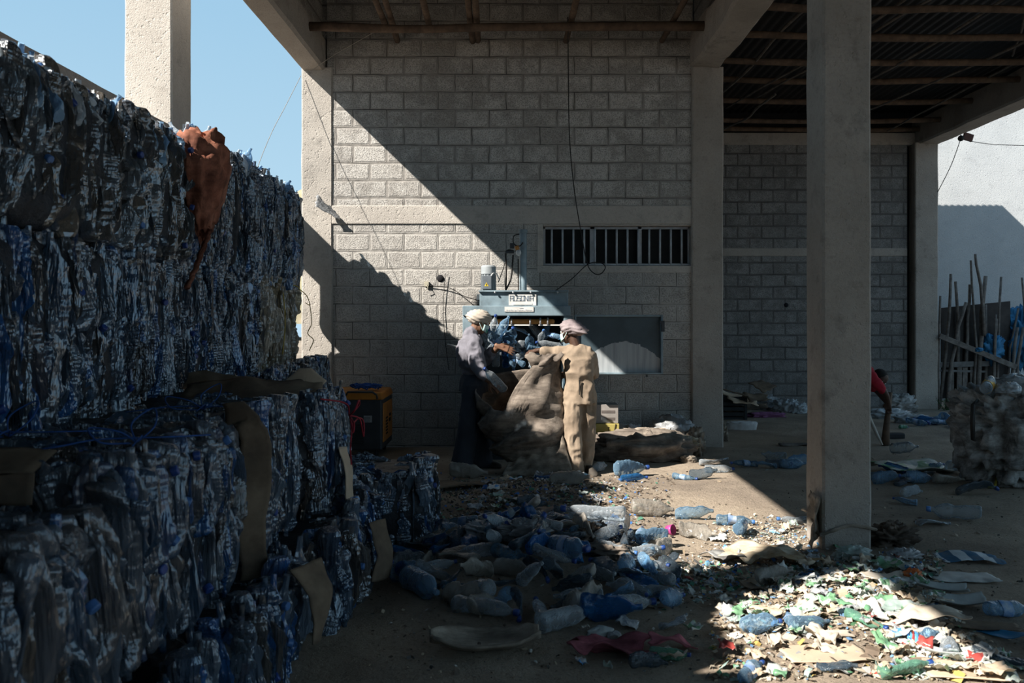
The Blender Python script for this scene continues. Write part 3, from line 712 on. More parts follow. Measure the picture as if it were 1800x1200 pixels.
# cardboard, strings and film that belong to the bales
def flap(root, name, mat, pts, w, th=.006, seed=0, nrm=(1, 0, 0), amp=.012, taper=1.0):
    """strip hanging along pts (world), wide across 'nrm' x path"""
    pts = [Vector(p) for p in pts]; n = 22; rows = []
    for i in range(n):
        t = i/(n-1)*(len(pts)-1); k = min(int(t), len(pts)-2); q = pts[k].lerp(pts[k+1], t-k); d = (pts[k+1]-pts[k]).normalized()
        s_ = d.cross(Vector(nrm)).normalized()
        ww = w*(1+(taper-1)*i/(n-1))
        rows.append([q+s_*(ww*(j/8-.5)) for j in range(9)])
    A = np.array([[tuple(v) for v in r_] for r_ in rows]); nn = np.array(nrm, float)
    A += (amp*fbm(A*6+seed, seed, 3))[..., None]*nn+(.5*amp*fbm(A*9+seed+5, seed+1, 2))[..., None]
    inv = root.matrix_world.inverted() if False else (Matrix.Translation(root.location) @ Matrix.Rotation(root.rotation_euler.z, 4, 'Z')).inverted()
    I = np.array(inv); A = A @ I[:3, :3].T+I[:3, 3]
    return MB().sheet(A, th).build(name, MAT[mat], root, smooth=True)
def string(root, mat, pts, r=.003, name='tie_string'):
    o = cable(name, pts, r, None, MAT[mat])
    o.parent = root; o.location = (Matrix.Translation(root.location) @ Matrix.Rotation(root.rotation_euler.z, 4, 'Z')).inverted() @ o.location
    o.rotation_euler.z = -root.rotation_euler.z
    return o
X3 = -1.02
flap(BL[2], 'cardboard_flap', 'board', [(-1.3, 3.765, 1.11), (-1.20, 3.755, 1.12), (-1.155, 3.75, 1.03), (-1.165, 3.75, .70), (-1.155, 3.745, .42), (-1.175, 3.735, .25)], .125, seed=1, nrm=(.35, -.93, 0), amp=.02)
flap(BG[1], 'cardboard_triangle', 'board', [(-.93, 3.75, .47), (-.86, 3.72, .36), (-.87, 3.70, .14)], .22, seed=2, nrm=(.9, -.4, .1), taper=.3)
flap(BL[3], 'cardboard_flap', 'board_pale', [(-1.02, 5.0, .80), (-.99, 4.98, .62), (-.98, 4.96, .45)], .08, seed=3, nrm=(.9, -.4, 0))
flap(BG[2], 'cardboard_flap', 'board', [(-.80, 4.85, .40), (-.76, 4.82, .22), (-.78, 4.8, .08)], .16, seed=4, nrm=(.9, -.4, 0))
flap(BL[1], 'cardboard_edge', 'board', [(-2.0, 2.50, 1.06), (-1.65, 2.495, 1.04), (-1.42, 2.50, 1.05)], .09, seed=5, nrm=(0, -1, .2))
flap(BL[1], 'cardboard_edge', 'board', [(-2.3, 2.62, 1.125), (-1.85, 2.60, 1.12), (-1.45, 2.61, 1.11)], .13, seed=9, nrm=(0, -.3, 1))
flap(BL[3], 'cardboard_sheet', 'board', [(-2.0, 5.1, 1.11), (-1.6, 5.15, 1.13), (-1.2, 5.2, 1.12)], .22, seed=6, nrm=(0, -.5, 1), amp=.02)
flap(BL[4], 'cardboard_sheet', 'board', [(-2.3, 5.62, 1.12), (-2.05, 5.62, 1.15), (-1.78, 5.64, 1.11)], .11, seed=7, nrm=(0, -1, .3), amp=.02)
flap(BL[3], 'cardboard_flap', 'board_pale', [(-1.42, 5.3, 1.12), (-1.32, 5.28, 1.20), (-1.22, 5.25, 1.12)], .12, seed=8, nrm=(-.3, -1, .4), amp=.01)
def bow(root, mat, c, ang, s=1.0, z=0.0):
    c = Vector(c); u = Vector((math.cos(ang), math.sin(ang), 0)); v = Vector((-u.y, u.x, 0))
    string(root, mat, [c-u*.38*s+v*.03, c-u*.28*s-v*.02+Vector((0, 0, .014)), c-u*.14*s+v*.02+Vector((0, 0, .02)), c+Vector((0, 0, .016)), c+u*.14*s-v*.03+Vector((0, 0, .012)), c+u*.30*s+v*.02+Vector((0, 0, .0))])
    string(root, mat, [c, c+v*.05*s+Vector((0, 0, .07*s)), c+u*.09*s+v*.07*s+Vector((0, 0, .12*s)), c+u*.07*s+Vector((0, 0, .06*s)), c])
    string(root, mat, [c, c-u*.07*s-v*.02+Vector((0, 0, .05*s)), c-u*.17*s+Vector((0, 0, .07*s)), c-u*.15*s-v*.06+Vector((0, 0, .02)), c-u*.02])
    string(root, mat, [c, c-v*.06*s+Vector((0, 0, .03)), c-v*.12*s-u*.05+Vector((0, 0, .005))])
bow(BL[1], 'twine_blue', (-1.85, 3.1, 1.12), .5, 1.0); bow(BL[1], 'twine_blue', (-1.32, 2.95, 1.12), .75, .9); bow(BL[2], 'twine_blue', (-1.55, 4.2, 1.10), .5, 1.0)
p = Vector((-.99, 5.0, .98))
string(BL[3], 'twine_red', [(-1.1, 4.75, 1.10), (-.99, 4.9, 1.06), p, (-.98, 5.02, .9), (-.97, 4.93, .80), (-.97, 4.96, .70)], .005)
string(BL[3], 'twine_red', [p, (-.94, 4.9, 1.02), (-.93, 4.98, 1.07), (-.95, 5.08, 1.03), p], .005)
string(BL[3], 'twine_red', [p, (-.94, 4.88, .95), (-.94, 4.86, .90), (-.96, 4.93, .93), p], .005)
string(BL[3], 'twine_red', [p, (-.95, 5.1, .95), (-.95, 5.2, .86), (-.96, 5.3, .82), (-.97, 5.35, .9), (-.99, 5.3, .93), (-1.0, 5.15, .91)], .005)

xw = face_x(9.3)
string(MBALE[7], 'twine_yellow', [(xw-.3, 9.0, 1.92), (xw+.0, 9.1, 1.90), (xw+.02, 9.3, 1.86), (xw+.03, 9.55, 1.80), (xw+.05, 9.62, 1.70), (xw+.03, 9.5, 1.72)], .005)
string(MBALE[7], 'twine_yellow', [(xw+.05, 9.6, 1.72), (xw+.06, 9.66, 1.5), (xw+.03, 9.6, 1.38), (xw+.07, 9.7, 1.3), (xw+.03, 9.66, 1.18)], .005)
string(MBALE[6], 'twine_yellow', [(face_x(8.2)+.03, 8.3, 1.8), (face_x(8.2)+.04, 8.34, 1.5), (face_x(8.2)+.03, 8.28, 1.2)], .005)
# ------------------------------------------------------------------ press, generator, sacks, boxes
MAT['press'] = simple('blue_grey_press_paint', (.235, .305, .345), (.19, .255, .29), 6, .45, .12, 50, spec=.4, c3=(.13, .165, .185))
MAT['press_dark'] = simple('worn_chamber_steel', (.05, .06, .068), (.03, .034, .04), 7, .55, .2, 40, spec=.4)
MAT['orange'] = simple('orange_platen', (.55, .25, .06), (.40, .17, .04), 6, .5, .2, 40, spec=.4)
MAT['plate_white'] = simple('white_plate', (.68, .66, .63), (.55, .53, .5), 8, .5, .1, 60, spec=.4)
MAT['letter'] = simple('grey_letter', (.22, .26, .30), None, 20, .5, 0)
MAT['motor'] = simple('grey_motor', (.34, .37, .38), (.26, .285, .3), 8, .45, .1, 40, spec=.4)
MAT['box_grey'] = simple('grey_terminal_box', (.15, .17, .19), None, 8, .5, .1, 40)
MAT['yellow'] = simple('warning_yellow', (.75, .55, .05), (.65, .45, .04), 10, .5, .1, 40)
MAT['bulb'] = simple('opal_bulb', (.72, .72, .70), None, 5, .2, 0, spec=.6)
MAT['hose'] = simple('black_hose', (.03, .027, .025), None, 10, .45, 0)
MAT['steel'] = simple('bright_steel', (.55, .55, .56), (.42, .42, .43), 14, .35, .1, 60, metal=.6)
def dusty_door():
    k = N('dusty_press_door'); co = wld_co(k)
    sp = k.n('SeparateXYZ'); k.set(sp.inputs[0], co)
    base = k.ramp(k.noise(co, 4, 5, .6), (.35, (.062, .09, .108)), (.65, (.042, .062, .075)))
    # scraped cement dust lying on the lower half in a low arc
    dx = k.math('MULTIPLY', k.math('SUBTRACT', sp.outputs[0], 1.16), 1.0)
    arc = k.math('MULTIPLY', k.math('MULTIPLY', dx, dx), 1.15)
    edge = k.math('ADD', k.math('ADD', sp.outputs[2], arc), k.math('MULTIPLY', k.math('SUBTRACT', k.noise(co, 14, 5, .7), .5), .09))
    st = k.n('CombineXYZ'); k.set(st.inputs[0], k.math('MULTIPLY', sp.outputs[0], 26)); k.set(st.inputs[1], 3.0); k.set(st.inputs[2], k.math('MULTIPLY', sp.outputs[2], 1.5))
    m = k.math('MULTIPLY', k.ramp(edge, (.0, 1.0), (.985, 1.0), (1.0, 1.0)), k.math('LESS_THAN', edge, 1.29))
    m = k.math('MULTIPLY', m, k.math('MULTIPLY', k.math('GREATER_THAN', sp.outputs[0], .72), k.ramp(k.noise(st.outputs[0], 1, 4, .6), (.3, .55), (.6, .95))))
    col = k.mix(m, base, (.40, .42, .43))
    return k.done(k.bsdf(col, k.math('ADD', .42, k.math('MULTIPLY', m, .4)), k.bump(k.noise(co, 60, 4), .15, .004), .4))
MAT['door'] = dusty_door()

PY = 9.40          # front plane of the press
pr = empty('baling_press', (0, PY, 0), 'blue-grey hydraulic baling press with open door, standing against the block wall', 'baling press')
def pp(name, mats='press', bevel=.008, par=None, smooth=False):
    def f(mb):
        for i in range(len(mb.v)): mb.v[i] = mb.v[i]-np.array([0, PY, 0]) if par is None else mb.v[i]-np.array([0, PY, 0])
        return mb.build(name, MAT[mats], par or pr, bevel=bevel, smooth=smooth)
    return f
def X(px, Y=PY): return (px-CX)/FPX*Y
def Z(py, Y=PY): return H-(py-HY)/FPX*Y
y0, y1 = PY, WY-.06
head = pp('press_head')(MB().bb(X(813), X(1003), y0, y1, Z(555), Z(537)))
up = MB().bb(X(843, 9.46), X(999, 9.46), 9.46, 10.1, Z(538), Z(511, 9.46)); uo = pp('head_box')(up)
pp('box_flange', bevel=.003)(MB().bb(X(841), X(1000), 9.43, 10.1, Z(513, 9.43), Z(510, 9.43)))
for px in (902, 933, 870, 980):
    pp('flange_bolt', 'steel', 0, smooth=True)(MB().ball((X(px), 9.425, Z(513.5, 9.425)), (.012, .01, .012), 8, 6))
# name plate with lettering
npl = pp('name_plate', 'plate_white', 0)(MB().bb(X(894.3, 9.45), X(942.5, 9.45), 9.448, 9.46, Z(536.5, 9.45), Z(517.5, 9.45)))
SEG = {'A': [(0, 0, 0, 1), (0, 1, 1, 1), (1, 0, 1, 1), (0, .45, 1, .45)], 'U': [(0, 0, 0, 1), (1, 0, 1, 1), (0, 0, 1, 0)], 'S': [(0, 1, 1, 1), (0, .5, 0, 1), (0, .5, 1, .5), (1, 0, 1, .5), (0, 0, 1, 0)],
       'O': [(0, 0, 0, 1), (1, 0, 1, 1), (0, 0, 1, 0), (0, 1, 1, 1)], 'N': [(0, 0, 0, 1), (1, 0, 1, 1), (0, 1, 1, 0)], 'I': [(.5, 0, .5, 1)]}
mb = MB(); x = 897.0
for ch in 'AUSONIA':
    wch = 1.6 if ch == 'I' else 4.9
    for (a, b, c, d) in SEG[ch]:
        if ch == 'I': a = c = .5
        xa, xb = X(x+a*wch, 9.447), X(x+c*wch, 9.447); za, zb = Z(528.3-b*8.2, 9.447), Z(528.3-d*8.2, 9.447)
        L = math.hypot(xb-xa, zb-za); an = math.atan2(zb-za, xb-xa)
        mb.box(((xa+xb)/2, 9.4465, (za+zb)/2), (L+.008, .003, .0085), rot(0, -an, 0))
    x += wch+1.45+(.4 if ch == 'I' else 0)
pp('lettering', 'letter', 0, npl)(mb)
pp('plate_strip', 'plate_white', 0, npl)(MB().bb(X(902, 9.446), X(935.5, 9.446), 9.444, 9.449, Z(535.5, 9.446), Z(532.8, 9.446)))
st = pp('warning_strip', 'plate_white', 0)(MB().bb(X(887), X(938), 9.392, 9.401, Z(547.5), Z(539)))
mb = MB(); rl = random.Random(3)
for i in range(26):
    mb.box((X(890+i*1.8), 9.391, Z(545.3+rl.uniform(-.6, .6))), (.006, .002, rl.choice([.005, .01])))
for i in range(5): mb.box((X(914+i*1.4), 9.391, Z(541.8+rl.uniform(-.5, .5))), (.008, .002, .006))
pp('small_print', simple and 'letter', 0, st)(mb)
# chamber
pp('side_wall')(MB().bb(X(813), X(834), y0+.02, y1, .02, Z(555)))
pp('side_wall')(MB().bb(X(991), X(1007), y0+.02, y1, .02, Z(555)))
pp('back_wall', 'press_dark', 0)(MB().bb(X(834), X(991), 10.12, 10.16, .02, Z(555)))
pp('lower_front', 'press_dark')(MB().bb(X(813), X(1007), y0+.03, y0+.07, .04, .66))
pp('chamber_floor', 'press_dark', 0)(MB().bb(X(834), X(991), y0+.07, 10.14, .60, .66))
pp('foot', 'press_dark')(MB().bb(X(808), X(1012), y0+.0, y1, -.01, .05))
pp('platen', 'orange', .02)(MB().bb(X(838), X(976), 9.50, 10.05, Z(569.5, 9.5), Z(560.5, 9.5)))
rail = MB()
rail.bb(X(836), X(889), 9.46, 9.49, Z(572.6, 9.47), Z(570.2, 9.47)); rail.bb(X(889.5), X(937), 9.46, 9.49, Z(572.6, 9.47), Z(570.2, 9.47)); rail.bb(X(947), X(986), 9.46, 9.49, Z(572.6, 9.47), Z(570.2, 9.47))
pp('guide_rail', 'plate_white', .003)(rail)
for px in (888, 899, 932, 950, 963):
    pp('rail_stud', 'steel', 0, smooth=True)(MB().tube([(X(px), 9.45, Z(572)), (X(px), 9.45, Z(560 if px in (899, 932) else 581 if px == 888 else 558))], .009, 8))
# ram cylinder, motor, valve hoses, lamp
cy = 9.75
cyl = MB().lathe([(Z(512, cy), .042), (Z(410, cy), .042), (Z(409.5, cy), .05), (Z(404, cy), .05), (Z(403.5, cy), .045), (Z(403.4, cy), .005)], 20, t=(X(919.5, cy), cy, 0))
co_ = pp('ram_cylinder', 'press', 0, smooth=True)(cyl); co_.modifiers.new('e', 'EDGE_SPLIT').split_angle = .6
my = 9.62
mo = pp('motor', 'motor', 0, smooth=True)(MB().lathe([(Z(511, my), .075), (Z(482, my), .075), (Z(481.5, my), .085), (Z(469, my), .085), (Z(466.5, my), .07), (Z(466.3, my), .005)], 24, t=(X(858.5, my), my, 0)))
mo.modifiers.new('e', 'EDGE_SPLIT').split_angle = .6
mb = MB()
for i in range(16):
    a = i*2*PI/16
    mb.box((X(858.5, my)+math.cos(a)*.08, my+math.sin(a)*.08, Z(497, my)), (.014, .005, .19), rot(0, 0, a))
pp('cooling_fins', 'motor', 0, mo)(mb)
tb = pp('terminal_box', 'box_grey', .005)(MB().bb(X(847, 9.52), X(864, 9.52), 9.50, 9.56, Z(508, 9.5), Z(484, 9.5)))
tri = MB(); A, B, C = (X(851.4, 9.497), Z(503, 9.497)), (X(858.6, 9.497), Z(503, 9.497)), (X(855, 9.497), Z(496, 9.497))
tri.add([(A[0], 9.4985, A[1]), (B[0], 9.4985, B[1]), (C[0], 9.4985, C[1]), (A[0], 9.501, A[1]), (B[0], 9.501, B[1]), (C[0], 9.501, C[1])], [(0, 1, 2), (3, 5, 4), (0, 3, 4, 1), (1, 4, 5, 2), (2, 5, 3, 0)])
tr = pp('warning_triangle', 'yellow', 0, tb)(tri)
bolt = MB()
for a, b, c, d in ((855.6, 498.2, 854.2, 500), (854.2, 500, 855.9, 500.2), (855.9, 500.2, 854.6, 502.2)):
    bolt.tube([(X(a, 9.497), 9.4975, Z(b, 9.497)), (X(c, 9.497), 9.4975, Z(d, 9.497))], .0022, 5)
pp('bolt_mark', 'wire', 0, tr)(bolt)
def hose(pts, r, name='hose', mat='hose'):
    o = cable(name, [(X(a, yy), yy, Z(b, yy)) for a, b, yy in pts], r, None, MAT[mat]); o.parent = pr; o.location = o.location-Vector((0, PY, 0)); return o
hose([(889, 510, 9.75), (890, 470, 9.75), (889, 447, 9.75), (893, 440, 9.75), (903, 441, 9.75)], .012)
hose([(889, 510, 9.72), (898, 490, 9.72), (901, 462, 9.72), (902, 448, 9.72)], .011)
hose([(911.5, 510, 9.7), (911, 480, 9.7), (911, 455, 9.7)], .008)
hose([(877, 490, 9.66), (872, 480, 9.6), (866, 481, 9.55), (862, 488, 9.52)], .007, 'cable', 'plate_white')
hose([(916, 411, 9.75), (904, 414, 9.75), (902, 424, 9.75), (906, 431, 9.73), (914, 432, 9.72), (919, 426, 9.70)], .007, 'lamp_cord')
hose([(876, 496, 9.7), (884, 474, 9.7), (887, 462, 9.7)], .006)
mb = MB().box((X(900, 9.74), 9.74, Z(432, 9.74)), (.05, .05, .06)).box((X(896, 9.74), 9.74, Z(443, 9.74)), (.10, .04, .03)); pp('valve_block', 'press_dark', .006)(mb)
b_ = pp('lamp_bulb', 'bulb', 0, smooth=True)(MB().ball((X(911.5, 9.66), 9.66, Z(444, 9.66)), (.032, .032, .038), 14, 10))
pp('lamp_socket', 'orange', 0, b_, True)(MB().tube([(X(910, 9.66), 9.66, Z(439, 9.66)), (X(908, 9.67), 9.67, Z(433, 9.67))], [.022, .026], 10))
pp('control_box', 'yellow', .006)(MB().bb(X(806), X(813.5), y0+.06, y0+.2, Z(640), Z(600)))
hd = pp('lever', 'plate_white', 0, smooth=True)(MB().tube([(X(812), y0+.05, Z(614)), (X(800), y0+.02, Z(609)), (X(787), y0-.02, Z(605))], [.012, .012, .01], 8))
pp('hose_coupling', 'press_dark', .004)(MB().bb(X(837), X(844), 9.5, 9.62, Z(527, 9.5), Z(517, 9.5)))
# open door on the right: tray with a rim
dr = MB().bb(X(1011), X(1163), y0+.03, y0+.045, Z(655), Z(555))
door = pp('press_door', 'door', 0)(dr)
rim = MB().bb(X(1010), X(1165), y0-.012, y0+.05, Z(556.5), Z(553)).bb(X(1010), X(1165), y0-.03, y0+.05, Z(657.5), Z(654.5)).bb(X(1161.5), X(1165), y0-.02, y0+.05, Z(657.5), Z(553)).bb(X(1010), X(1013), y0-.01, y0+.05, Z(657), Z(553))
pp('door_rim', 'press', .003, door)(rim)
pp('door_hinge', 'press_dark', .003, door)(MB().bb(X(1003), X(1012), y0+.0, y0+.04, Z(575), Z(562)).bb(X(1003), X(1012), y0+.0, y0+.04, Z(648), Z(636)))
pp('door_latch', 'press_dark', .003, door)(MB().box((X(1164.5), y0-.03, Z(573)), (.03, .06, .12)).box((X(1161), y0-.045, Z(566)), (.03, .03, .03)).box((X(1137), y0+.0, Z(660)), (.02, .03, .03)))

# bottles lying in the chamber
PR = {}
def protos():
    sp = [('std', 1, 1, .02, .08, 'clear', 'cap_blue'), ('std', 2, .75, .05, .16, 'bluish', 'cap_blue'), ('wave', 3, .7, .05, .14, 'clear', 'cap_light'), ('wave', 4, .5, .09, .2, 'bluish', None), ('jug', 5, .8, .03, .14, 'clear', None), ('jug', 6, .5, .06, .22, 'bluish', 'cap_blue'),
          ('std', 7, .35, .10, .24, 'clear', None), ('std', 8, .55, .08, .2, 'blue', 'cap_blue'), ('jug', 9, .9, .02, .12, 'bluish', None), ('std', 10, .4, .05, .25, 'dusty', None), ('wave', 11, .28, .1, .28, 'smoke', None), ('jug', 12, .28, .06, .30, 'smoke', None), ('std', 13, .8, .04, .13, 'clear', 'cap_blue'),
          ('std', 14, .3, .12, .26, 'smoke', 'cap_blue'), ('jug', 15, .3, .08, .3, 'blue', None), ('wave', 16, .8, .03, .14, 'bluish', 'cap_light'), ('jug', 17, .25, .08, .3, 'dusty', None), ('std', 18, .6, .05, .2, 'green', 'cap_blue')]
    for i, (k, sd, fl, be, de, m, c) in enumerate(sp):
        PR[i] = bottle_proto(k, sd, fl, be, de, mat=m, cap=c, label=(i in (1, 15)), tw=.4 if fl < .6 else 0, name='plastic_bottle', ribs=[7, 5, 0, 9][i % 4], ridge=.0 if fl > .72 else .45)
protos()
DESC = {0: 'round clear blue-capped bottle', 1: 'dented blue-tinted capped bottle', 2: 'waisted clear capped bottle', 3: 'squashed waisted bluish bottle', 4: 'wide uncapped clear bottle', 5: 'flattened wide capped bottle', 6: 'bent flattened clear bottle', 7: 'strong blue crushed bottle', 8: 'wide bluish bottle', 9: 'dusty flattened bottle', 10: 'grey waisted flat bottle', 11: 'grey crushed wide bottle', 12: 'greyish ribbed capped bottle', 13: 'folded grey capped bottle', 14: 'flattened blue bottle', 15: 'waisted bluish capped bottle', 16: 'dusty flat wide bottle', 17: 'green-tinted dented bottle'}
def free_bottle(i, p, e, sc=1.0):
    o = link('plastic_bottle', PR[i]['me']); o.location = p; o.rotation_euler = e; o.scale = (sc,)*3
    if PR[i]['cap']: link('bottle_cap', PR[i]['cap'], o)
    if PR[i]['lab']: link('bottle_label', PR[i]['lab'], o)
    return o
rc = random.Random(11); it = []
ch = [(862, 577, 9.6, 2), (876, 582, 9.5, 0), (893, 590, 9.5, 5), (914, 584, 9.6, 3), (939, 577, 9.8, 4), (962, 580, 9.7, 15), (975, 592, 9.55, 1), (952, 598, 9.5, 2), (931, 603, 9.5, 8), (966, 606, 9.45, 0), (918, 604, 9.6, 4), (947, 614, 9.5, 5), (980, 612, 9.6, 6), (900, 610, 9.6, 2), (905, 632, 9.55, 1), (922, 622, 9.6, 0), (940, 628, 9.6, 4), (965, 628, 9.6, 8), (855, 600, 9.55, 6)]
for px, py, Y, i in ch:
    it.append((free_bottle(i, P(px, py, Y), (rc.uniform(.4, 2.6), rc.uniform(-.6, .6), rc.uniform(0, 6)), 1.0), DESC[i]))
rank(it, 'inside the open press', ['lower', 'middle', 'upper'], 'bottle', 'bottles heaped in the press')
it = []
for px, py, Y, i, e in [(868, 580, 9.0, 0, (.3, .2, 0)), (882, 578, 9.0, 8, (.4, .3, 1)), (872, 598, 8.95, 1, (.5, -.4, 0)), (893, 592, 9.0, 5, (.9, .2, 0)), (872, 622, 8.95, 0, (.1, .2, 2)), (886, 625, 8.98, 7, (.4, -.2, 0)), (900, 628, 8.95, 1, (2.9, .15, 1)), (893, 612, 9.05, 4, (1.2, .2, .5)), (868, 608, 9.1, 2, (.5, .5, 1))]:
    it.append((free_bottle(i, P(px, py, Y), e, 1.05), DESC[i]))
rank(it, "in the left worker's arm", ['lower', 'upper'], 'bottle', 'bottles held by the left worker')

# ------------------------------------------------------------------ generator with rope
MAT['gen_orange'] = simple('generator_orange', (.58, .22, .025), (.48, .17, .02), 5, .45, .1, 40, spec=.4, c3=(.36, .14, .03))
MAT['gen_dark'] = simple('generator_dark', (.052, .056, .062), (.036, .039, .043), 6, .5, .1, 40, spec=.35)
gx0, gx1, gy0, gy1 = -2.15, -1.505, 9.42, 10.18
g = empty('generator', ((gx0+gx1)/2, (gy0+gy1)/2, 0), 'boxy generator with orange lid and side panel, behind the low bales', 'generator')
GO = np.array([(gx0+gx1)/2, (gy0+gy1)/2, 0])
def gp(name, mb, mat, bevel=.006, par=None, smooth=False):
    for i in range(len(mb.v)): mb.v[i] = mb.v[i]-GO
    return mb.build(name, MAT[mat] if isinstance(mat, str) else mat, par or g, bevel=bevel, smooth=smooth)
gp('body', MB().bb(gx0, gx1, gy0, gy1, .09, .655), 'gen_dark', .02)
lid = gp('lid', MB().box(((gx0+gx1)/2, (gy0+gy1)/2, .69), (gx1-gx0+.03, gy1-gy0+.03, .085), taper=.93), 'gen_orange', .018)
gp('lid_handle', MB().tube([(gx0+.25, gy0-.0, .70), (gx0+.27, gy0-.012, .735), (gx1-.1, gy0-.012, .735), (gx1-.06, gy0+.01, .70), (gx1-.05, gy0-.01, .66)], .012, 8), 'gen_dark', 0, lid, True)
sp_ = gp('side_panel', MB().bb(gx1-.005, gx1+.012, gy0+.06, gy1-.06, .17, .60), 'gen_orange', .008)
mb = MB()
for i in range(6): mb.bb(gx1+.008, gx1+.016, gy0+.20, gy0+.33, .24+i*.035, .258+i*.035)
mb.bb(gx1+.008, gx1+.016, gy0+.42, gy0+.54, .36, .40).bb(gx1+.008, gx1+.016, gy0+.45, gy0+.56, .42, .45)
gp('vent_slots', mb, 'dark', 0, sp_)
mb = MB()
for i in range(8): mb.box((gx1-.40, gy0-.004, .17+i*.03), (.40, .02, .012), rot(.5, 0, 0))
gp('louvre', mb, 'gen_dark', .002)
lb_ = gp('label', MB().bb(gx1-.20, gx1-.11, gy0-.004, gy0+.004, .40, .475), simple('sticker_paper', (.42, .42, .42), (.3, .3, .3), 40, .6, 0), 0)
mb = MB()
for i in range(4): mb.bb(gx1-.195, gx1-.13, gy0-.0055, gy0-.003, .41+i*.014, .414+i*.014)
gp('label_print', mb, 'gen_dark', 0, lb_)
for x in (gx0+.08, gx1-.08):
    for y in (gy0+.09, gy1-.09):
        w = gp('wheel', MB().lathe([(-.02, .02), (-.02, .045), (-.012, .05), (.012, .05), (.02, .045), (.02, .02)], 16, R=rot(0, PI/2, 0), t=(x, y, .048)), 'hose', 0, None, True)
rope = MB(); rr = random.Random(5); pts = []
for i in range(150):
    a = i*.42; R_ = .075+.03*math.sin(i*.77)+.02*rr.random()
    pts.append((math.cos(a)*R_*1.5+.02*math.sin(i*.31), math.sin(a)*R_+.03*math.cos(i*.2), .015+.035*abs(math.sin(i*1.31))+.0002*i))
rope.tube(pts, .0085, 6)
tag(rope.build('rope_coil', simple('blue_rope', (.025, .10, .36), (.018, .07, .25), 30, .8, .3, 120), smooth=True, loc=(-1.72, 9.62, .735)), 'tangled coil of bright blue rope lying on the orange generator lid', 'rope')

# ------------------------------------------------------------------ lumps: sacks, bags, cloth heaps
def m_sack(name, c1, c2, c3, scale=5, weave=True, rough=.92):
    k = N(name); co = obj_co(k)
    col = k.ramp(k.noise(co, scale, 6, .68), (.32, c1), (.52, c2), (.70, c3))
    st = k.n('Mapping'); k.set(st.inputs['Vector'], co); st.inputs['Rotation'].default_value = (.3, .6, .2); st.inputs['Scale'].default_value = (2, 12, 12)
    col = k.mix(k.ramp(k.noise(st.outputs[0], 1.1, 5, .65), (.42, 0.0), (.66, .75)), col, tuple(x*.4 for x in c3))
    col = k.mix(k.ramp(k.noise(co, 2.6, 5, .7), (.5, 0.0), (.68, .6)), col, tuple(x*.6 for x in c3))
    h = k.noise(co, 30, 5, .65)
    if weave:
        w = k.n('TexWave', wave_type='BANDS'); k.set(w.inputs['Vector'], co); w.inputs['Scale'].default_value = 90; w.inputs['Distortion'].default_value = 2
        h = k.math('ADD', h, k.math('MULTIPLY', w.outputs['Fac'], .08))
    return k.done(k.bsdf(col, rough, k.bump(h, .5, .01), .15))
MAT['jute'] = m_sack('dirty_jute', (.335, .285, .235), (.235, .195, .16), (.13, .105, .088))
MAT['jute_pale'] = m_sack('pale_jute', (.48, .41, .33), (.36, .30, .24), (.20, .165, .13))  # paler second tone of the jute
MAT['white_sack'] = m_sack('woven_white_sack', (.56, .56, .545), (.36, .35, .335), (.13, .12, .11), 6)
MAT['beige_sack'] = m_sack('beige_sack', (.66, .58, .46), (.52, .43, .31), (.36, .22, .10))
MAT['orange_sack'] = m_sack('orange_net_sack', (.38, .165, .105), (.28, .11, .07), (.15, .055, .036), rough=.75)
MAT['pink_net'] = m_sack('pink_net_sack', (.48, .16, .19), (.36, .11, .135), (.17, .055, .065))
MAT['bag_clear'] = film('thin_bag', (.9, .93, .95), (.55, .58, .60), .5)
MAT['bag_grey'] = film('grey_bag', (.75, .78, .8), (.34, .35, .36), .65, .4, .25)
MAT['tarp_blue'] = simple('blue_tarp', (.03, .21, .40), (.02, .15, .31), 6, .55, .5, 25, spec=.4)
def lump(r, seed, amp=.16, ridge=.25, nu=40, nv=26, flat=True, freq=2.2, ex=.85, axis=None):
    """a crumpled closed bag: r = half sizes"""
    u = np.linspace(0, 2*PI, nu, endpoint=False); v = np.linspace(-PI/2, PI/2, nv)
    U_, V_ = np.meshgrid(u, v, indexing='ij')
    sg = lambda x: np.sign(x)*np.abs(x)**ex
    D = np.stack([sg(np.cos(V_))*np.cos(U_), sg(np.cos(V_))*np.sin(U_), sg(np.sin(V_))], -1)
    q = D*freq+seed*7.1
    f = 1+amp*fbm(q, seed, 3)+ridge*(.5-np.abs(vn(q*1.7+3, seed+4))*2)*.5+ridge*.4*(.5-np.abs(vn(q*3.9, seed+6))*2)*.5
    Pt = D*f[..., None]*np.array(r)
    Pt[:, 0, :] = Pt[:, 0, :].mean(0); Pt[:, -1, :] = Pt[:, -1, :].mean(0)
    if flat: Pt[..., 2] = np.maximum(Pt[..., 2], -r[2]*.55)
    return Pt
def bag(name, loc, r, mat, label, cat, seed=1, rz=0, group=None, **kw):
    Pt = lump(r, seed, **kw); zmin = Pt[..., 2].min()
    mb = MB().grid(Pt-np.array([0, 0, zmin]), cu=True)
    o = mb.build(name, MAT[mat], smooth=True, loc=(loc[0], loc[1], loc[2]), rz=rz)
    if label: tag(o, label, cat, group)
    return o
def on(px, py, dz=-.006):
    g_ = G(px, py); return Vector((g_.x, g_.y, float(gz(g_.x, g_.y))+dz))
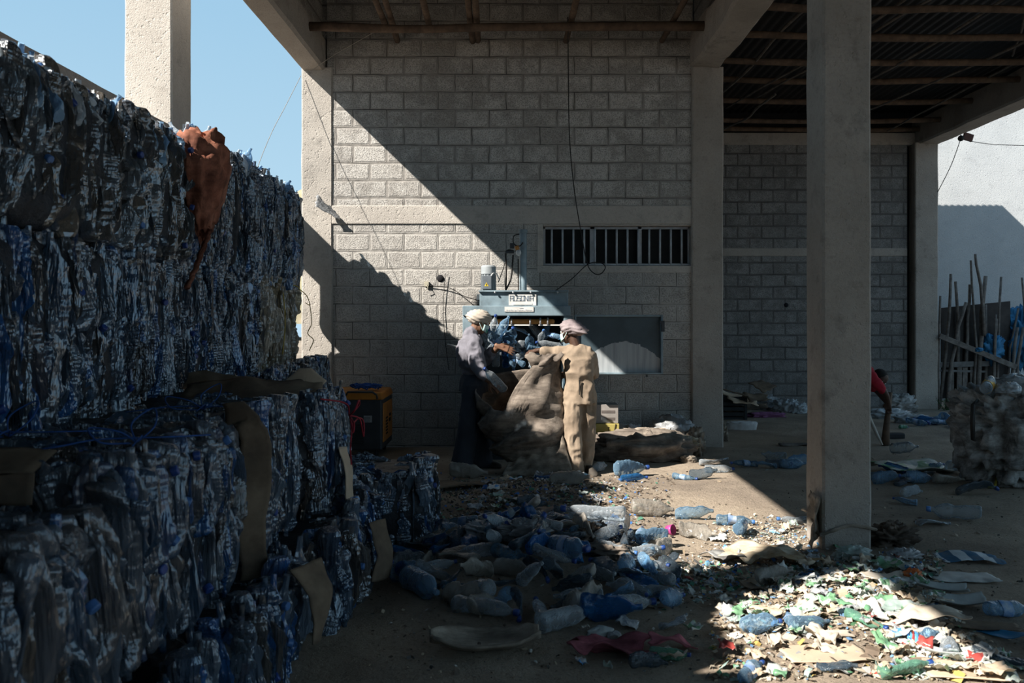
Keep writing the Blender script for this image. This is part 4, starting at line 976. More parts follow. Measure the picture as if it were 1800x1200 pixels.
# heap of empty sacks right of the workers
bag('empty_sack', on(1130, 806), (.62, .30, .21), 'jute', 'long dirty jute sack lying in front of the sack heap right of the workers', 'sack', 3, .06, 'empty jute sacks on the floor', ridge=.32, freq=2.2, amp=.1)
bag('empty_sack', on(1178, 802), (.30, .20, .17), 'jute', 'rolled jute sack end with torn pale rags, right part of the sack heap', 'sack', 5, .3, 'empty jute sacks on the floor', ridge=.5)
bag('empty_sack', Vector((1.37, 9.72, .17)), (.44, .13, .08), 'jute_pale', 'flat rolled jute sack laid across the top of the sack heap', 'sack', 7, .1, 'empty jute sacks on the floor', ridge=.4)
bag('empty_sack', Vector((1.78, 9.90, .10)), (.27, .2, .2), 'bag_grey', 'greyish plastic sack bulging up behind the jute sacks beside the column', 'sack', 9, 0, ridge=.5)
bag('empty_sack', Vector((1.30, 9.92, .05)), (.30, .18, .17), 'bag_grey', 'dark crumpled plastic bag behind the jute sacks near the yellow carton', 'sack', 12, 0, ridge=.5)
bag('empty_sack', on(1222, 800), (.09, .14, .20), 'jute_pale', 'standing sack edge at the right end of the sack heap', 'sack', 14, .3, ridge=.6)
bag('rag', on(1200, 803)+Vector((0, -.1, .12)), (.15, .1, .08), 'beige_sack', 'torn pale rag bundle poking from the sack heap in the sun', 'rag', 15, 0, ridge=.9, freq=3.5)
bag('plaster_lump', on(1211, 812), (.09, .07, .055), 'jute_pale', 'pale broken lump lying at the right front of the sack heap', 'stone', 17, 0, ridge=.3)
# cartons behind the right worker
bx = on(1050, 775)
c_ = empty('carton', (bx.x, 9.75, 0), 'yellowish carton on the floor behind the right worker', 'box')
MB().box((0, 0, .18), (.28, .28, .36)).build('carton_body', simple('yellow_carton', (.40, .33, .10), (.30, .25, .08), 5, .8, .2, 30), c_, bevel=.006)
mb = MB()
for i in range(7): mb.box((-.05+i*.028, -.1415, .20+.004*math.sin(i*3)), (.016, .003, .012))
mb.box((.02, -.1415, .30), (.004, .003, .05)).box((.02, -.1415, .32), (.02, .003, .005))
mb.build('carton_print', MAT['wire'], c_)
MB().tube([(.10, -.146, .36), (.07, -.15, .2), (.02, -.15, .02)], .005, 6).build('carton_cord', MAT['wire'], c_)
c_ = empty('carton', (bx.x+.0, 9.78, .362), 'grey carton stacked on the yellowish carton behind the right worker', 'box')
MB().box((0, 0, .105), (.27, .26, .21)).build('carton_body', simple('grey_carton', (.30, .27, .25), (.23, .21, .19), 5, .85, .2, 30), c_, bevel=.005)
MB().box((.02, -.1315, .05), (.15, .003, .03)).box((.02, -.1315, .13), (.15, .003, .03)).build('carton_print', simple('brown_print', (.13, .11, .1)), c_)
# foam block
mb = MB(); A = lump((.21, .09, .075), 21, .05, .2, freq=3, ex=.3); mb.grid(A-np.array([0, 0, A[..., 2].min()]), cu=True)
tag(mb.build('foam_block', simple('white_foam', (.62, .62, .62), (.5, .49, .48), 9, .8, .3, 60), smooth=True, loc=on(1304, 755)), 'broken white foam block lying on the dark dirt beyond the middle column', 'foam block')
# orange sack squeezed between two bales and its dangling strip
yO = 5.52; xO = face_x(yO)
sk = empty('squeezed_sack', (xO, yO, 1.93), 'reddish orange sack bulging out between two top bales, with a dangling strip', 'sack', rz=RZ)
Pt = lump((.17, .30, .35), 31, .10, .32, flat=False, freq=1.8)
t_ = (Pt[..., 2]+.34)/.68
Pt[..., 1] *= (.45+.75*np.clip(t_, 0, 1)**.7); Pt[..., 0] *= (.5+.7*np.clip(t_, 0, 1))
MB().grid(Pt+np.array([.03, .14, .50]), cu=True).build('sack_body', MAT['orange_sack'], sk, smooth=True)
rows = []
for i in range(26):
    t = i/25; c = np.array([.10-.02*t, .08-.34*t-.08*t*t, .20-.40*t]); ww = .035+.075*math.sin(PI*min(1, t*1.25))
    rows.append([c+np.array([.02*math.sin(j*1.9+i*.5), ww*(j/6-.5)*.8, ww*(j/6-.5)*.6]) for j in range(7)])
MB().sheet(np.array(rows), .004).build('dangling_strip', MAT['orange_sack'], sk, smooth=True)
# scraps lying on the stack
bag('dark_cloth', (face_x(8.2)-.25, 8.2, 2.90), (.12, .22, .07), 'wire', 'dark cloth scrap lying on the sunlit top of the far bales', 'cloth', 33, 0, ridge=.7)
pt = []
for i in range(14):
    t = i/13; c = np.array(P(556, 352, 10.12)).copy()*(1-t)+np.array(P(598, 384, 10.22))*t; w_ = .12*(1-t)**1.2+.035
    pt.append([c+np.array([.012*math.sin(j*2.2+i), (j/6-.5)*.1, w_*(j/6-.5)]) for j in range(7)])
pt = np.array(pt)
o0 = pt[0, 3].copy()
tag(MB().sheet(pt-o0, .004).build('plastic_shred', MAT['bag_grey'], smooth=True, loc=o0), 'grey plastic shred sticking out from the right end of the top bale row', 'plastic scrap')
# ------------------------------------------------------------------ people
MAT['skin'] = simple('brown_skin', (.20, .105, .065), (.155, .08, .048), 14, .55, .1, 120, spec=.35)
MAT['skin_dark'] = simple('dark_brown_skin', (.085, .045, .03), (.065, .034, .022), 14, .55, .1, 120, spec=.35)
MAT['hair'] = simple('black_hair', (.012, .011, .010), (.02, .018, .016), 60, .8, .8, 200)
MAT['slate'] = simple('slate_work_shirt', (.225, .215, .245), (.17, .165, .19), 5, .9, .35, 90, c3=(.12, .115, .13))
MAT['navy'] = simple('navy_work_trousers', (.045, .052, .066), (.032, .037, .047), 5, .9, .35, 90)
MAT['khaki'] = simple('khaki_overall', (.34, .265, .195), (.275, .21, .152), 4, .9, .35, 90, c3=(.18, .14, .10))
MAT['scarf'] = simple('cream_headscarf', (.50, .44, .37), (.40, .345, .285), 8, .9, .4, 70)
MAT['scarf_mauve'] = simple('mauve_headscarf', (.34, .285, .285), (.22, .18, .185), 7, .85, .4, 70, c3=(.14, .11, .115))
MAT['mask'] = simple('surgical_mask', (.62, .70, .70), (.40, .66, .60), 3, .8, .2, 90)
MAT['mask_green'] = simple('mask_teal', (.10, .42, .33), None, 9, .8, .2, 90)
MAT['shoe'] = simple('dusty_black_shoe', (.045, .04, .036), (.08, .068, .055), 12, .8, .2, 60)
MAT['red'] = simple('red_shirt', (.42, .02, .035), (.30, .014, .025), 6, .85, .3, 80)
MAT['eye'] = simple('eye_white', (.7, .68, .64), None, 5, .3, 0)

def limb(mb, pts, rad, n=12, ell=None, k=5):
    """smooth tapered closed limb through joints, ell = (x scale, y scale) of each ring in world"""
    pts = [Vector(p) for p in pts]; out = []; rr = []
    for i in range(len(pts)-1):
        p0, p1, p2, p3 = pts[max(i-1, 0)], pts[i], pts[i+1], pts[min(i+2, len(pts)-1)]
        for j in range(k):
            t = j/k
            out.append(.5*((2*p1)+(p2-p0)*t+(2*p0-5*p1+4*p2-p3)*t*t+(3*p1-p0-3*p2+p3)*t*t*t)); rr.append(rad[i]+(rad[i+1]-rad[i])*t)
    out.append(pts[-1]); rr.append(rad[-1])
    mb.tube(out, rr, n)
    mb.ball(out[0], rr[0]*.99, n, 8); mb.ball(out[-1], rr[-1]*.99, n, 8)
def torso(mb, rings, n=20):
    """rings: (centre, rx, ry, yaw)"""
    V = []
    for c, rx_, ry_, yaw in rings:
        a = np.arange(n)*2*PI/n
        x, y = np.sign(np.cos(a))*np.abs(np.cos(a))**.85*rx_, np.sign(np.sin(a))*np.abs(np.sin(a))**.85*ry_
        V.append(np.stack([c[0]+x*math.cos(yaw)-y*math.sin(yaw), c[1]+x*math.sin(yaw)+y*math.cos(yaw), np.full(n, c[2])], 1))
    k = len(rings); V = np.concatenate(V)
    f = [(i*n+j, i*n+(j+1) % n, (i+1)*n+(j+1) % n, (i+1)*n+j) for i in range(k-1) for j in range(n)]
    f.append(tuple(range(n))[::-1]); f.append(tuple(range((k-1)*n, k*n))); mb.add(V, f)
def fuse(mb, name, mat, parent, vox=.012, smooth=4, wr=0.0, wf=(9, 9, 5), seed=1, orig=(0, 0, 0), disp=None):
    """merge overlapping volumes to one continuous skin, relax it, add cloth folds"""
    me = mb.mesh('tmp', [MAT[mat]]); o = bpy.data.objects.new('tmp', me); COL.objects.link(o)
    bm = bmesh.new(); bm.from_mesh(me); bmesh.ops.recalc_face_normals(bm, faces=bm.faces); bm.to_mesh(me); bm.free()
    m = o.modifiers.new('r', 'REMESH'); m.mode = 'VOXEL'; m.voxel_size = vox; m.use_smooth_shade = True
    s_ = o.modifiers.new('s', 'SMOOTH'); s_.iterations = smooth; s_.factor = .5
    dg = bpy.context.evaluated_depsgraph_get(); ev = o.evaluated_get(dg)
    m2 = bpy.data.meshes.new_from_object(ev); bpy.data.objects.remove(o); bpy.data.meshes.remove(me)
    n = len(m2.vertices); co = np.zeros(n*3); no = np.zeros(n*3)
    m2.vertices.foreach_get('co', co); m2.vertices.foreach_get('normal', no); co = co.reshape(-1, 3); no = no.reshape(-1, 3)
    if wr:
        q = co*np.array(wf)+seed*3.3
        d = (.5-np.abs(vn(q, seed))*1.6)+.6*(.5-np.abs(vn(q*np.array([1.7, 1.7, 2.3])+4, seed+2))*1.6)+.5*vn(q*.6, seed+5)
        co = co+no*(d*wr)[:, None]
    if disp is not None: co = disp(co, no)
    co = co-np.array(orig)
    m2.vertices.foreach_set('co', co.ravel()); m2.polygons.foreach_set('use_smooth', [True]*len(m2.polygons))
    m2.materials.clear(); m2.materials.append(MAT[mat]); m2.name = name; m2.update()
    return link(name, m2, parent)
def hand(mb, wrist, direc, palm_n, L=.175, curl=.5, thumb=1, spread=.12):
    """palm and five separate bent fingers; direc = along the fingers, palm_n = out of the palm"""
    w = Vector(wrist); d = Vector(direc).normalized(); n = Vector(palm_n); n = (n-d*n.dot(d)).normalized(); s = d.cross(n)
    pl = L*.52
    mb.box(tuple(w+d*pl*.5), (1, 1, 1)); v = np.array([[-.5, -.5, -.5], [.5, -.5, -.5], [.5, .5, -.5], [-.5, .5, -.5], [-.5, -.5, .5], [.5, -.5, .5], [.5, .5, .5], [-.5, .5, .5]])
    B = np.array([list(d), list(s), list(n)])
    sc_ = np.array([pl*1.05, L*.44, L*.15]); vv = v*sc_; vv[v[:, 0] < 0, 1] *= .75
    mb.v[-1] = vv @ B+np.array(w+d*pl*.5)
    limb(mb, [w-d*.03, w+d*pl*.4], [L*.15, L*.14], 8, k=2)
    for i, (off, ln) in enumerate([(-.17, .42), (-.055, .48), (.06, .45), (.17, .35)]):
        p = w+d*pl*.94+s*(off*L); dd = (d+s*(off*spread*4)).normalized(); pts = [p-d*.02, p]
        for j in range(3):
            ang = curl*(.55+.5*j)*(1+.15*math.sin(i*2)); q = (dd*math.cos(ang)+n*math.sin(ang)).normalized()
            p = p+q*(ln*L*(.45, .32, .25)[j]); pts.append(p)
        limb(mb, pts, [L*.055, L*.054, L*.052, L*.046, L*.036], 8, k=2)
    p = w+d*pl*.22+s*(-.20*L*thumb*1.0); td = (d*.75+s*(-.75*thumb)+n*.35).normalized(); td2 = (d*.95+s*(-.2*thumb)+n*.45).normalized()
    limb(mb, [p-td*.015, p+td*L*.2, p+td*L*.2+td2*L*.16, p+td*L*.2+td2*L*.28], [L*.075, L*.062, L*.054, L*.04], 8, k=2)
def face(mb, c, f, up, r=.098):
    """head with skull, jaw, nose, brows, lips, ears; f = facing"""
    c = Vector(c); f = Vector(f).normalized(); up = Vector(up); up = (up-f*up.dot(f)).normalized(); s = f.cross(up)
    R = np.array([list(s), list(f), list(up)]).T
    mb.ball(tuple(c+up*r*.25-f*r*.08), (r*.80, r*.98, r*.92), 20, 14, R)
    mb.ball(tuple(c-up*r*.38+f*r*.20), (r*.60, r*.66, r*.78), 16, 12, R)
    mb.ball(tuple(c-up*r*.98+f*r*.48), (r*.30, r*.26, r*.22), 10, 8, R)
    limb(mb, [c+up*r*.12+f*r*.84, c-up*r*.18+f*r*.98, c-up*r*.34+f*r*1.0], [r*.09, r*.12, r*.13], 8, k=3)
    mb.ball(tuple(c-up*r*.34+f*r*.9), (r*.2, r*.14, r*.11), 8, 6, R)
    mb.ball(tuple(c+up*r*.20+f*r*.78), (r*.55, r*.16, r*.11), 12, 8, R)
    mb.ball(tuple(c-up*r*.62+f*r*.80), (r*.28, r*.13, r*.06), 10, 6, R)
    mb.ball(tuple(c-up*r*.73+f*r*.78), (r*.25, r*.13, r*.065), 10, 6, R)
    for q in (-1, 1):
        mb.ball(tuple(c+s*q*r*.80-up*r*.08-f*r*.05), (r*.08, r*.17, r*.28), 8, 8, R)
        mb.ball(tuple(c+s*q*r*.45-up*r*.2+f*r*.55), (r*.26, r*.24, r*.24), 8, 8, R)
    return s, up
def eyes(parent, c, f, up, r, orig):
    c = Vector(c); f = Vector(f).normalized(); up = Vector(up); up = (up-f*up.dot(f)).normalized(); s = f.cross(up); mb = MB()
    for q in (-1, 1): mb.ball(tuple(c+s*q*r*.34+up*r*.02+f*r*.76-Vector(orig)), r*.15, 10, 8)
    e = mb.build('eyes', MAT['eye'], parent, smooth=True); m2 = MB()
    for q in (-1, 1): m2.ball(tuple(c+s*q*r*.34+up*r*.01+f*r*.88-Vector(orig)), r*.07, 8, 6)
    m2.build('iris', MAT['hair'], e, smooth=True)
def shoe(parent, heel, direc, orig, L=.26, mat='shoe'):
    h_ = Vector(heel); d = Vector(direc).normalized(); s = Vector((-d.y, d.x, 0)); mb = MB(); R = []
    for t, w, z1 in ((0, .030, .05), (.08, .038, .085), (.25, .036, .09), (.45, .034, .075), (.65, .043, .058), (.85, .042, .046), (.97, .026, .034), (1.0, .012, .02)):
        c = h_+d*(L*t); R.append([c-s*w, c-s*w*1.02+Vector((0, 0, .02)), c-s*w*.75+Vector((0, 0, z1)), c+s*w*.75+Vector((0, 0, z1)), c+s*w*1.02+Vector((0, 0, .02)), c+s*w])
    A = np.array([[tuple(v-Vector(orig)) for v in r_] for r_ in R]); mb.grid(A, cv=True)
    mb.f += [list(range(6)), list(range(42, 48))[::-1]]; mb.m += [0, 0]
    return mb.build('shoe', MAT[mat], parent, smooth=True)
def maskmesh(parent, c, f, up, r, orig, low=False):
    c = Vector(c); f = Vector(f).normalized(); up = Vector(up); up = (up-f*up.dot(f)).normalized(); s = f.cross(up); A = []
    for i in range(11):
        a = -1.25+2.5*i/10; row = []
        for j in range(7):
            z = -1.02+.86*j/6; bulge = 1.06-.10*abs(j/6-.65)
            row.append(c+(s*math.sin(a)*.80+f*(math.cos(a)*.86*bulge+.12+(.06 if abs(a) < .4 and j > 3 else 0)))*r+up*r*(z*(1-.25*abs(a)/1.25)-.04*abs(a))-Vector(orig))
        A.append([tuple(v) for v in row])
    A = np.array(A)
    m = MB().sheet(A, .003).build('face_mask', MAT['mask'], parent, smooth=True)
    MB().sheet(A[3:9, 0:4]*1.0+np.array(f)*.003, .002).build('mask_panel', MAT['mask_green'], m, smooth=True)
    for q in (-1, 1):
        a = c+s*q*r*.76+f*r*.36; ear = c+s*q*r*.86-f*r*.12
        MB().tube([tuple(a-up*r*.2-Vector(orig)), tuple(ear+up*r*.18-Vector(orig)), tuple(ear-up*r*.2-Vector(orig)), tuple(a-up*r*.75-Vector(orig))], .0035, 5).build('ear_loop', MAT['mask'], m)
    return m
def scarf_wrap(parent, c, f, up, r, mat, orig, seed, tail=None, rr=(1.12, 1.30, .86), lift=.42, tilt=0):
    c = Vector(c); f = Vector(f).normalized(); up = Vector(up); up = (up-f*up.dot(f)).normalized(); s = f.cross(up); R = np.array([list(s), list(f), list(up)]).T
    u = np.linspace(0, 2*PI, 48, endpoint=False); v = np.linspace(-PI/2, PI/2, 30); U_, V_ = np.meshgrid(u, v, indexing='ij')
    D = np.stack([np.cos(V_)*np.cos(U_), np.cos(V_)*np.sin(U_), np.sin(V_)], -1)
    band = np.sin((V_+.30*np.sin(U_+.7))*15+.8*vn(D*2.5+seed, seed)*3)
    ff = 1+.045*band+.06*fbm(D*2.2+seed, seed, 2)
    Pt = D*ff[..., None]*np.array(rr)*r
    Pt[:, 0] = Pt[:, 0].mean(0); Pt[:, -1] = Pt[:, -1].mean(0)
    Pt[..., 2] += lift*r+tilt*Pt[..., 1]
    if tail is not None:
        w = np.clip((D @ np.array(tail[0])-.55)/.45, 0, 1)**1.3
        Pt += w[..., None]*np.array(tail[0])*tail[1]*r*(1+.15*band[..., None])
    o = MB().grid(xf(Pt.reshape(-1, 3), R, c-Vector(orig)).reshape(Pt.shape), cu=True).build('headscarf', MAT[mat], parent, smooth=True)
    return o
# --- left worker
O1 = Vector((-.46, 8.75, 0))
w1 = empty('person', O1, 'person in slate shirt and navy trousers with cream headscarf, arms around bottles', 'person')
hc = Vector((-.395, 8.76, 1.515)); f1 = Vector((.93, .20, -.28)); u1_ = Vector((.25, .05, 1))
b = MB(); face(b, hc, f1, u1_, .100)
limb(b, [(-.485, 8.76, 1.33), (-.455, 8.76, 1.41), (-.42, 8.76, 1.48)], [.062, .055, .058])
torso(b, [((-.455, 8.76, .93), .08, .12, .15), ((-.462, 8.76, 1.05), .09, .12, .15), ((-.495, 8.76, 1.22), .10, .16, .15), ((-.49, 8.76, 1.33), .07, .15, .15)])
shN, shF = Vector((-.44, 8.60, 1.305)), Vector((-.46, 8.94, 1.31))
elN, haN = Vector((-.40, 8.52, 1.05)), Vector((-.285, 8.44, .925))
elF, haF = Vector((-.375, 8.97, 1.11)), Vector((-.205, 8.80, 1.258))
limb(b, [shN, elN, haN], [.058, .043, .028]); limb(b, [shF, elF, haF], [.058, .043, .028])
hand(b, haN+Vector((.012, -.01, -.01)), (.75, .05, -.65), (-.2, .9, -.2), .17, .9, 1)
hand(b, haF+Vector((.01, 0, .0)), (.95, -.05, -.30), (.1, .75, -.6), .185, .28, -1, .22)
for hip, kn, an in ((Vector((-.46, 8.66, .90)), Vector((-.50, 8.62, .48)), Vector((-.575, 8.60, .07))), (Vector((-.45, 8.86, .90)), Vector((-.40, 8.90, .48)), Vector((-.40, 8.92, .07)))):
    limb(b, [hip, kn, an], [.07, .056, .045])
fuse(b, 'body', 'skin', w1, .0055, 2, orig=O1)
eyes(w1, hc, f1, u1_, .1, O1); maskmesh(w1, hc, f1, u1_, .1, O1)
scarf_wrap(w1, hc-f1.normalized()*.012+Vector((-.01, 0, -.005)), f1, u1_, .100, 'scarf', O1, 3, rr=(1.06, 1.33, .80), lift=.46, tilt=.10)
b = MB()
torso(b, [((-.448, 8.76, .955), .118, .158, .15), ((-.45, 8.76, 1.0), .122, .162, .15), ((-.462, 8.76, 1.06), .138, .178, .15), ((-.485, 8.76, 1.16), .140, .182, .15), ((-.502, 8.76, 1.25), .126, .188, .15), ((-.50, 8.76, 1.325), .095, .175, .15), ((-.478, 8.76, 1.385), .062, .085, .15)])
limb(b, [shN+Vector((0, .03, .0)), shN+Vector((.0, -.01, -.04)), elN, haN.lerp(elN, .45)], [.085, .084, .072, .060])
limb(b, [shF, shF+Vector((.0, .01, -.03)), elF, haF.lerp(elF, .42)], [.082, .08, .068, .050])
limb(b, [(-.505, 8.76, 1.375), (-.47, 8.74, 1.40)], [.072, .066])
fuse(b, 'shirt', 'slate', w1, .010, 2, .017, (10, 10, 7), 4, O1)
b = MB()
torso(b, [((-.455, 8.76, .80), .15, .19, .15), ((-.455, 8.76, .90), .142, .180, .15), ((-.45, 8.76, .965), .124, .164, .15), ((-.45, 8.76, .985), .12, .16, .15)])
limb(b, [(-.465, 8.67, .86), (-.50, 8.63, .50), (-.565, 8.61, .10), (-.575, 8.605, .055)], [.115, .100, .105, .108], 14)
limb(b, [(-.445, 8.86, .86), (-.395, 8.89, .50), (-.375, 8.90, .10), (-.372, 8.90, .055)], [.115, .100, .108, .112], 14)
fuse(b, 'trousers', 'navy', w1, .011, 2, .012, (10, 10, 5), 8, O1)
shoe(w1, (-.60, 8.62, .0), (.55, -.5, 0), O1); shoe(w1, (-.42, 8.93, 0), (.8, -.3, 0), O1)
# --- right worker
O2 = Vector((.60, 8.5, 0))
w2 = empty('person', O2, 'person in khaki overall and mauve headscarf seen from behind, holding the big sack', 'person')
hc = Vector((.515, 8.53, 1.415)); f2 = Vector((-.80, .55, -.12)); u2_ = Vector((-.05, .12, 1))
b = MB(); face(b, hc, f2, u2_, .096)
limb(b, [(.585, 8.51, 1.21), (.565, 8.515, 1.30), (.535, 8.53, 1.38)], [.060, .052, .056])
torso(b, [((.605, 8.5, .82), .10, .08, -.1), ((.605, 8.5, .95), .12, .095, -.1), ((.60, 8.5, 1.1), .14, .10, -.1), ((.59, 8.5, 1.22), .13, .07, -.1)])
sL, sR = Vector((.455, 8.52, 1.195)), Vector((.705, 8.50, 1.185))
eL, hL = Vector((.335, 8.53, 1.205)), Vector((.205, 8.50, 1.228))
eR, hR = Vector((.745, 8.60, .99)), Vector((.56, 8.76, .98))
limb(b, [sL, eL, hL], [.056, .043, .028]); limb(b, [sR, eR, hR], [.056, .043, .028])
hand(b, hL+Vector((-.012, 0, 0)), (-.95, -.05, -.22), (.1, .35, -.95), .165, .75, 1)
hand(b, hR, (-.9, .2, -.1), (.2, -.8, -.3), .165, .9, 1)
for hip, kn, an in ((Vector((.545, 8.48, .80)), Vector((.53, 8.43, .44)), Vector((.555, 8.40, .08))), (Vector((.665, 8.53, .80)), Vector((.675, 8.53, .44)), Vector((.665, 8.56, .08)))):
    limb(b, [hip, kn, an], [.085, .056, .043])
fuse(b, 'body', 'skin_dark', w2, .0055, 2, orig=O2)
eyes(w2, hc, f2, u2_, .096, O2); maskmesh(w2, hc, f2, u2_, .096, O2)
scarf_wrap(w2, hc-f2.normalized()*.022+Vector((.0, 0, .005)), f2, u2_, .096, 'scarf_mauve', O2, 9, tail=((-.10, -.90, -.30), 1.05), rr=(1.06, 1.22, .86), lift=.34, tilt=.12)
b = MB()
torso(b, [((.613, 8.5, .70), .160, .135, -.05), ((.615, 8.5, .80), .158, .138, -.05), ((.612, 8.5, .90), .142, .126, -.05), ((.608, 8.5, .945), .134, .118, -.05), ((.605, 8.5, 1.0), .148, .130, -.1), ((.60, 8.5, 1.10), .158, .132, -.1), ((.59, 8.5, 1.19), .150, .112, -.1), ((.58, 8.5, 1.255), .095, .08, -.1), ((.572, 8.51, 1.285), .068, .066, -.1)])
limb(b, [sL+Vector((.05, 0, 0)), sL, eL, eL.lerp(hL, .62)], [.085, .080, .062, .050])
limb(b, [sR+Vector((-.04, 0, 0)), sR+Vector((.0, 0, -.02)), eR, eR.lerp(hR, .6)], [.085, .080, .066, .055])
limb(b, [(.545, 8.48, .76), (.530, 8.435, .46), (.548, 8.405, .12), (.552, 8.40, .04)], [.108, .092, .092, .090], 14)
limb(b, [(.675, 8.525, .76), (.685, 8.53, .46), (.672, 8.555, .12), (.672, 8.555, .06)], [.106, .088, .084, .083], 14)
fuse(b, 'overall', 'khaki', w2, .010, 2, .015, (10, 10, 7), 12, O2)
MB().tube([(.60-O2.x, 8.365-O2.y, .945), (.602-O2.x, 8.36-O2.y, .90), (.598-O2.x, 8.352-O2.y, .80)], [.008, .006, .005], 6).build('waist_tie', MAT['hair'], w2)
shoe(w2, (.575, 8.43, 0), (-.35, -.9, 0), O2, .24); shoe(w2, (.69, 8.52, 0), (.25, -.95, 0), O2, .24)

# --- big open sack held between the two
OS = Vector((.1, 8.5, 0))
k_lv = [(.00, 915, 972), (.06, 893, 984), (.12, 880, 990), (.176, 872, 994), (.347, 853, 997), (.50, 841, 996), (.60, 836, 994), (.746, 832, 992), (.85, 834, 991), (.95, 842, 990), (1.08, 870, 987), (1.20, 905, 982), (1.27, 920, 972)]
nu, nv = 96, 46
th = np.linspace(0, 2*PI, nu, endpoint=False)
def rim(a):
    a = a % (2*PI); pts = [(0, 1.19), (.35, 1.10), (1.0, 1.02), (1.6, 1.02), (2.3, .98), (2.8, .90), (3.14, .84), (3.6, .78), (4.1, .66), (4.4, .64), (4.62, .86), (4.85, 1.12), (5.2, 1.20), (5.7, 1.19), (6.2832, 1.19)]
    return np.interp(a, [p[0] for p in pts], [p[1] for p in pts])
A = np.zeros((nu, nv, 3)); zr = rim(th)
for j in range(nv):
    t = j/(nv-1)
    z = t**1.1*zr
    lp = np.interp(z, [q[0] for q in k_lv], [q[1] for q in k_lv]); rp_ = np.interp(z, [q[0] for q in k_lv], [q[2] for q in k_lv])
    xl, xr_ = (lp-CX)/FPX*8.5, (rp_-CX)/FPX*8.5
    cx_, hw = (xl+xr_)/2, (xr_-xl)/2
    dp = np.interp(z, [0, .1, .4, .8, 1.3], [.10, .22, .33, .29, .16])
    ca, sa = np.cos(th), np.sin(th)
    A[:, j, 0] = cx_+np.sign(ca)*np.abs(ca)**.92*hw; A[:, j, 1] = 8.56+np.sign(sa)*np.abs(sa)**.92*dp; A[:, j, 2] = z+.004
nrm = np.stack([np.cos(th), np.sin(th), 0*th], 1)[:, None, :]
tv = np.linspace(0, 1, nv)
wgt = np.clip(tv*6, 0, 1)*(1-.45*tv**4)
# swags: folds fan out from the right-hand grip and sag towards the lower left
gx, gz_ = .50, 1.28
dx, dz = A[..., 0]-gx, A[..., 2]-gz_
ang = np.arctan2(-dz, -dx); rad = np.sqrt(dx*dx+dz*dz)
sag = A[..., 2]+.55*(A[..., 0]-.02)**2*1.6-.38*(A[..., 0]-.1)
w1_ = .5-np.abs(vn(np.stack([sag*7.5, A[..., 0]*1.1+3, 0*sag+1], -1), 3))*1.9
w2_ = .5-np.abs(vn(np.stack([sag*15, A[..., 0]*2.2, 0*sag+5], -1), 6))*1.9
w3_ = .5-np.abs(vn(np.stack([ang*5.5, rad*1.0, 0*sag], -1), 9))*1.9
near = np.exp(-(rad/.55)**2)
fold = (w1_*.055+w2_*.022)*(1-near)+w3_*.065*near+.012*fbm(A*9, 21, 3)
A += nrm*(fold*wgt[None, :])[..., None]
# rim rolls outward on the front
sk = empty('big_sack', OS, 'huge dirty jute sack hanging open between the two workers at the press', 'sack')
Bt = A-np.array(OS)
full = np.concatenate([Bt, Bt[:1]], 0)
MB().sheet(full[:, 1:], .012).build('sack_cloth', MAT['jute'], sk, smooth=True)
# bottom disc and trailing skirt
MB().grid(np.concatenate([np.repeat(Bt[:, 1:2].mean(0, keepdims=True), nu, 0), Bt[:, 1:2]], 1), cu=True).build('sack_bottom', MAT['jute'], sk, smooth=True)
tl = []
for i in range(30):
    t = i/29; c = np.array([.50-.60*t, 8.30-.02*math.sin(t*5), 0]); hgt = .42*(1-t)**.9+.10*t+.02*math.sin(i*.9)
    row = []
    for j in range(9):
        u_ = j/8; row.append([c[0]+.10*(1-u_)*(.4-t)-.07*u_*(1-t), c[1]-.02+.13*u_**1.5+.012*math.sin(j*1.7+i*.8), .012+hgt*u_])
    tl.append(row)
tl = np.array(tl)-np.array(OS); tl[..., 1] += .02*vn(tl*8, 4)
MB().sheet(tl, .006).build('trailing_hem', MAT['jute_pale'], sk, smooth=True)
# folded rim flaps gripped by the hands
flp = []
for i in range(16):
    t = i/15; row = []
    for j in range(9):
        u_ = j/8
        x = .105+.33*t; zt = 1.215-.03*math.sin(t*PI)+.01*math.sin(i*1.3); dr = (.05+.10*math.sin(t*PI)*(.6+.4*math.sin(t*7)))*u_
        row.append([x-.05*u_*(1-t)+.01*math.sin(j+i*.7), 8.375-.02*math.sin(u_*PI)-.015*u_+.014*math.sin(i*1.1+j*.4), zt-dr])
    flp.append(row)
flp = np.array(flp)-np.array(OS); MB().sheet(flp, .006).build('folded_rim', MAT['jute'], sk, smooth=True)
tag(free_bottle(0, P(872, 668, 8.36), (.35, -.75, .2), 1.15), "clear bottle sliding out over the big sack's left rim", 'bottle')

# --- person bending in the right bay
O3 = Vector((4.35, 10.6, 0))
w3 = empty('person', O3, 'person in a red shirt bending down behind the middle column, leaning on a stick', 'person')
hc = Vector((4.585, 10.5, .80)); f3 = Vector((.25, -.75, -.55)); u3_ = Vector((.55, -.25, .75))
b = MB(); face(b, hc, f3, u3_, .098)
limb(b, [(4.40, 10.58, .86), (4.47, 10.55, .845), (4.54, 10.52, .83)], [.062, .052, .055])
sA, sB = Vector((4.43, 10.42, .84)), Vector((4.46, 10.72, .82))
eA, hA = Vector((4.58, 10.36, .66)), Vector((4.66, 10.42, .52)); eB, hB = Vector((4.62, 10.70, .66)), Vector((4.675, 10.47, .50))
limb(b, [sA, eA, hA], [.052, .04, .027]); limb(b, [sB, eB, hB], [.052, .04, .027])
hand(b, hA, (.1, .1, -1), (.3, .9, 0), .16, 1.0, 1); hand(b, hB, (.0, -.1, -1), (.2, -.9, 0), .16, 1.0, -1)
limb(b, [(4.42, 10.57, .84), (4.22, 10.6, .86), (4.05, 10.62, .80)], [.115, .12, .13])
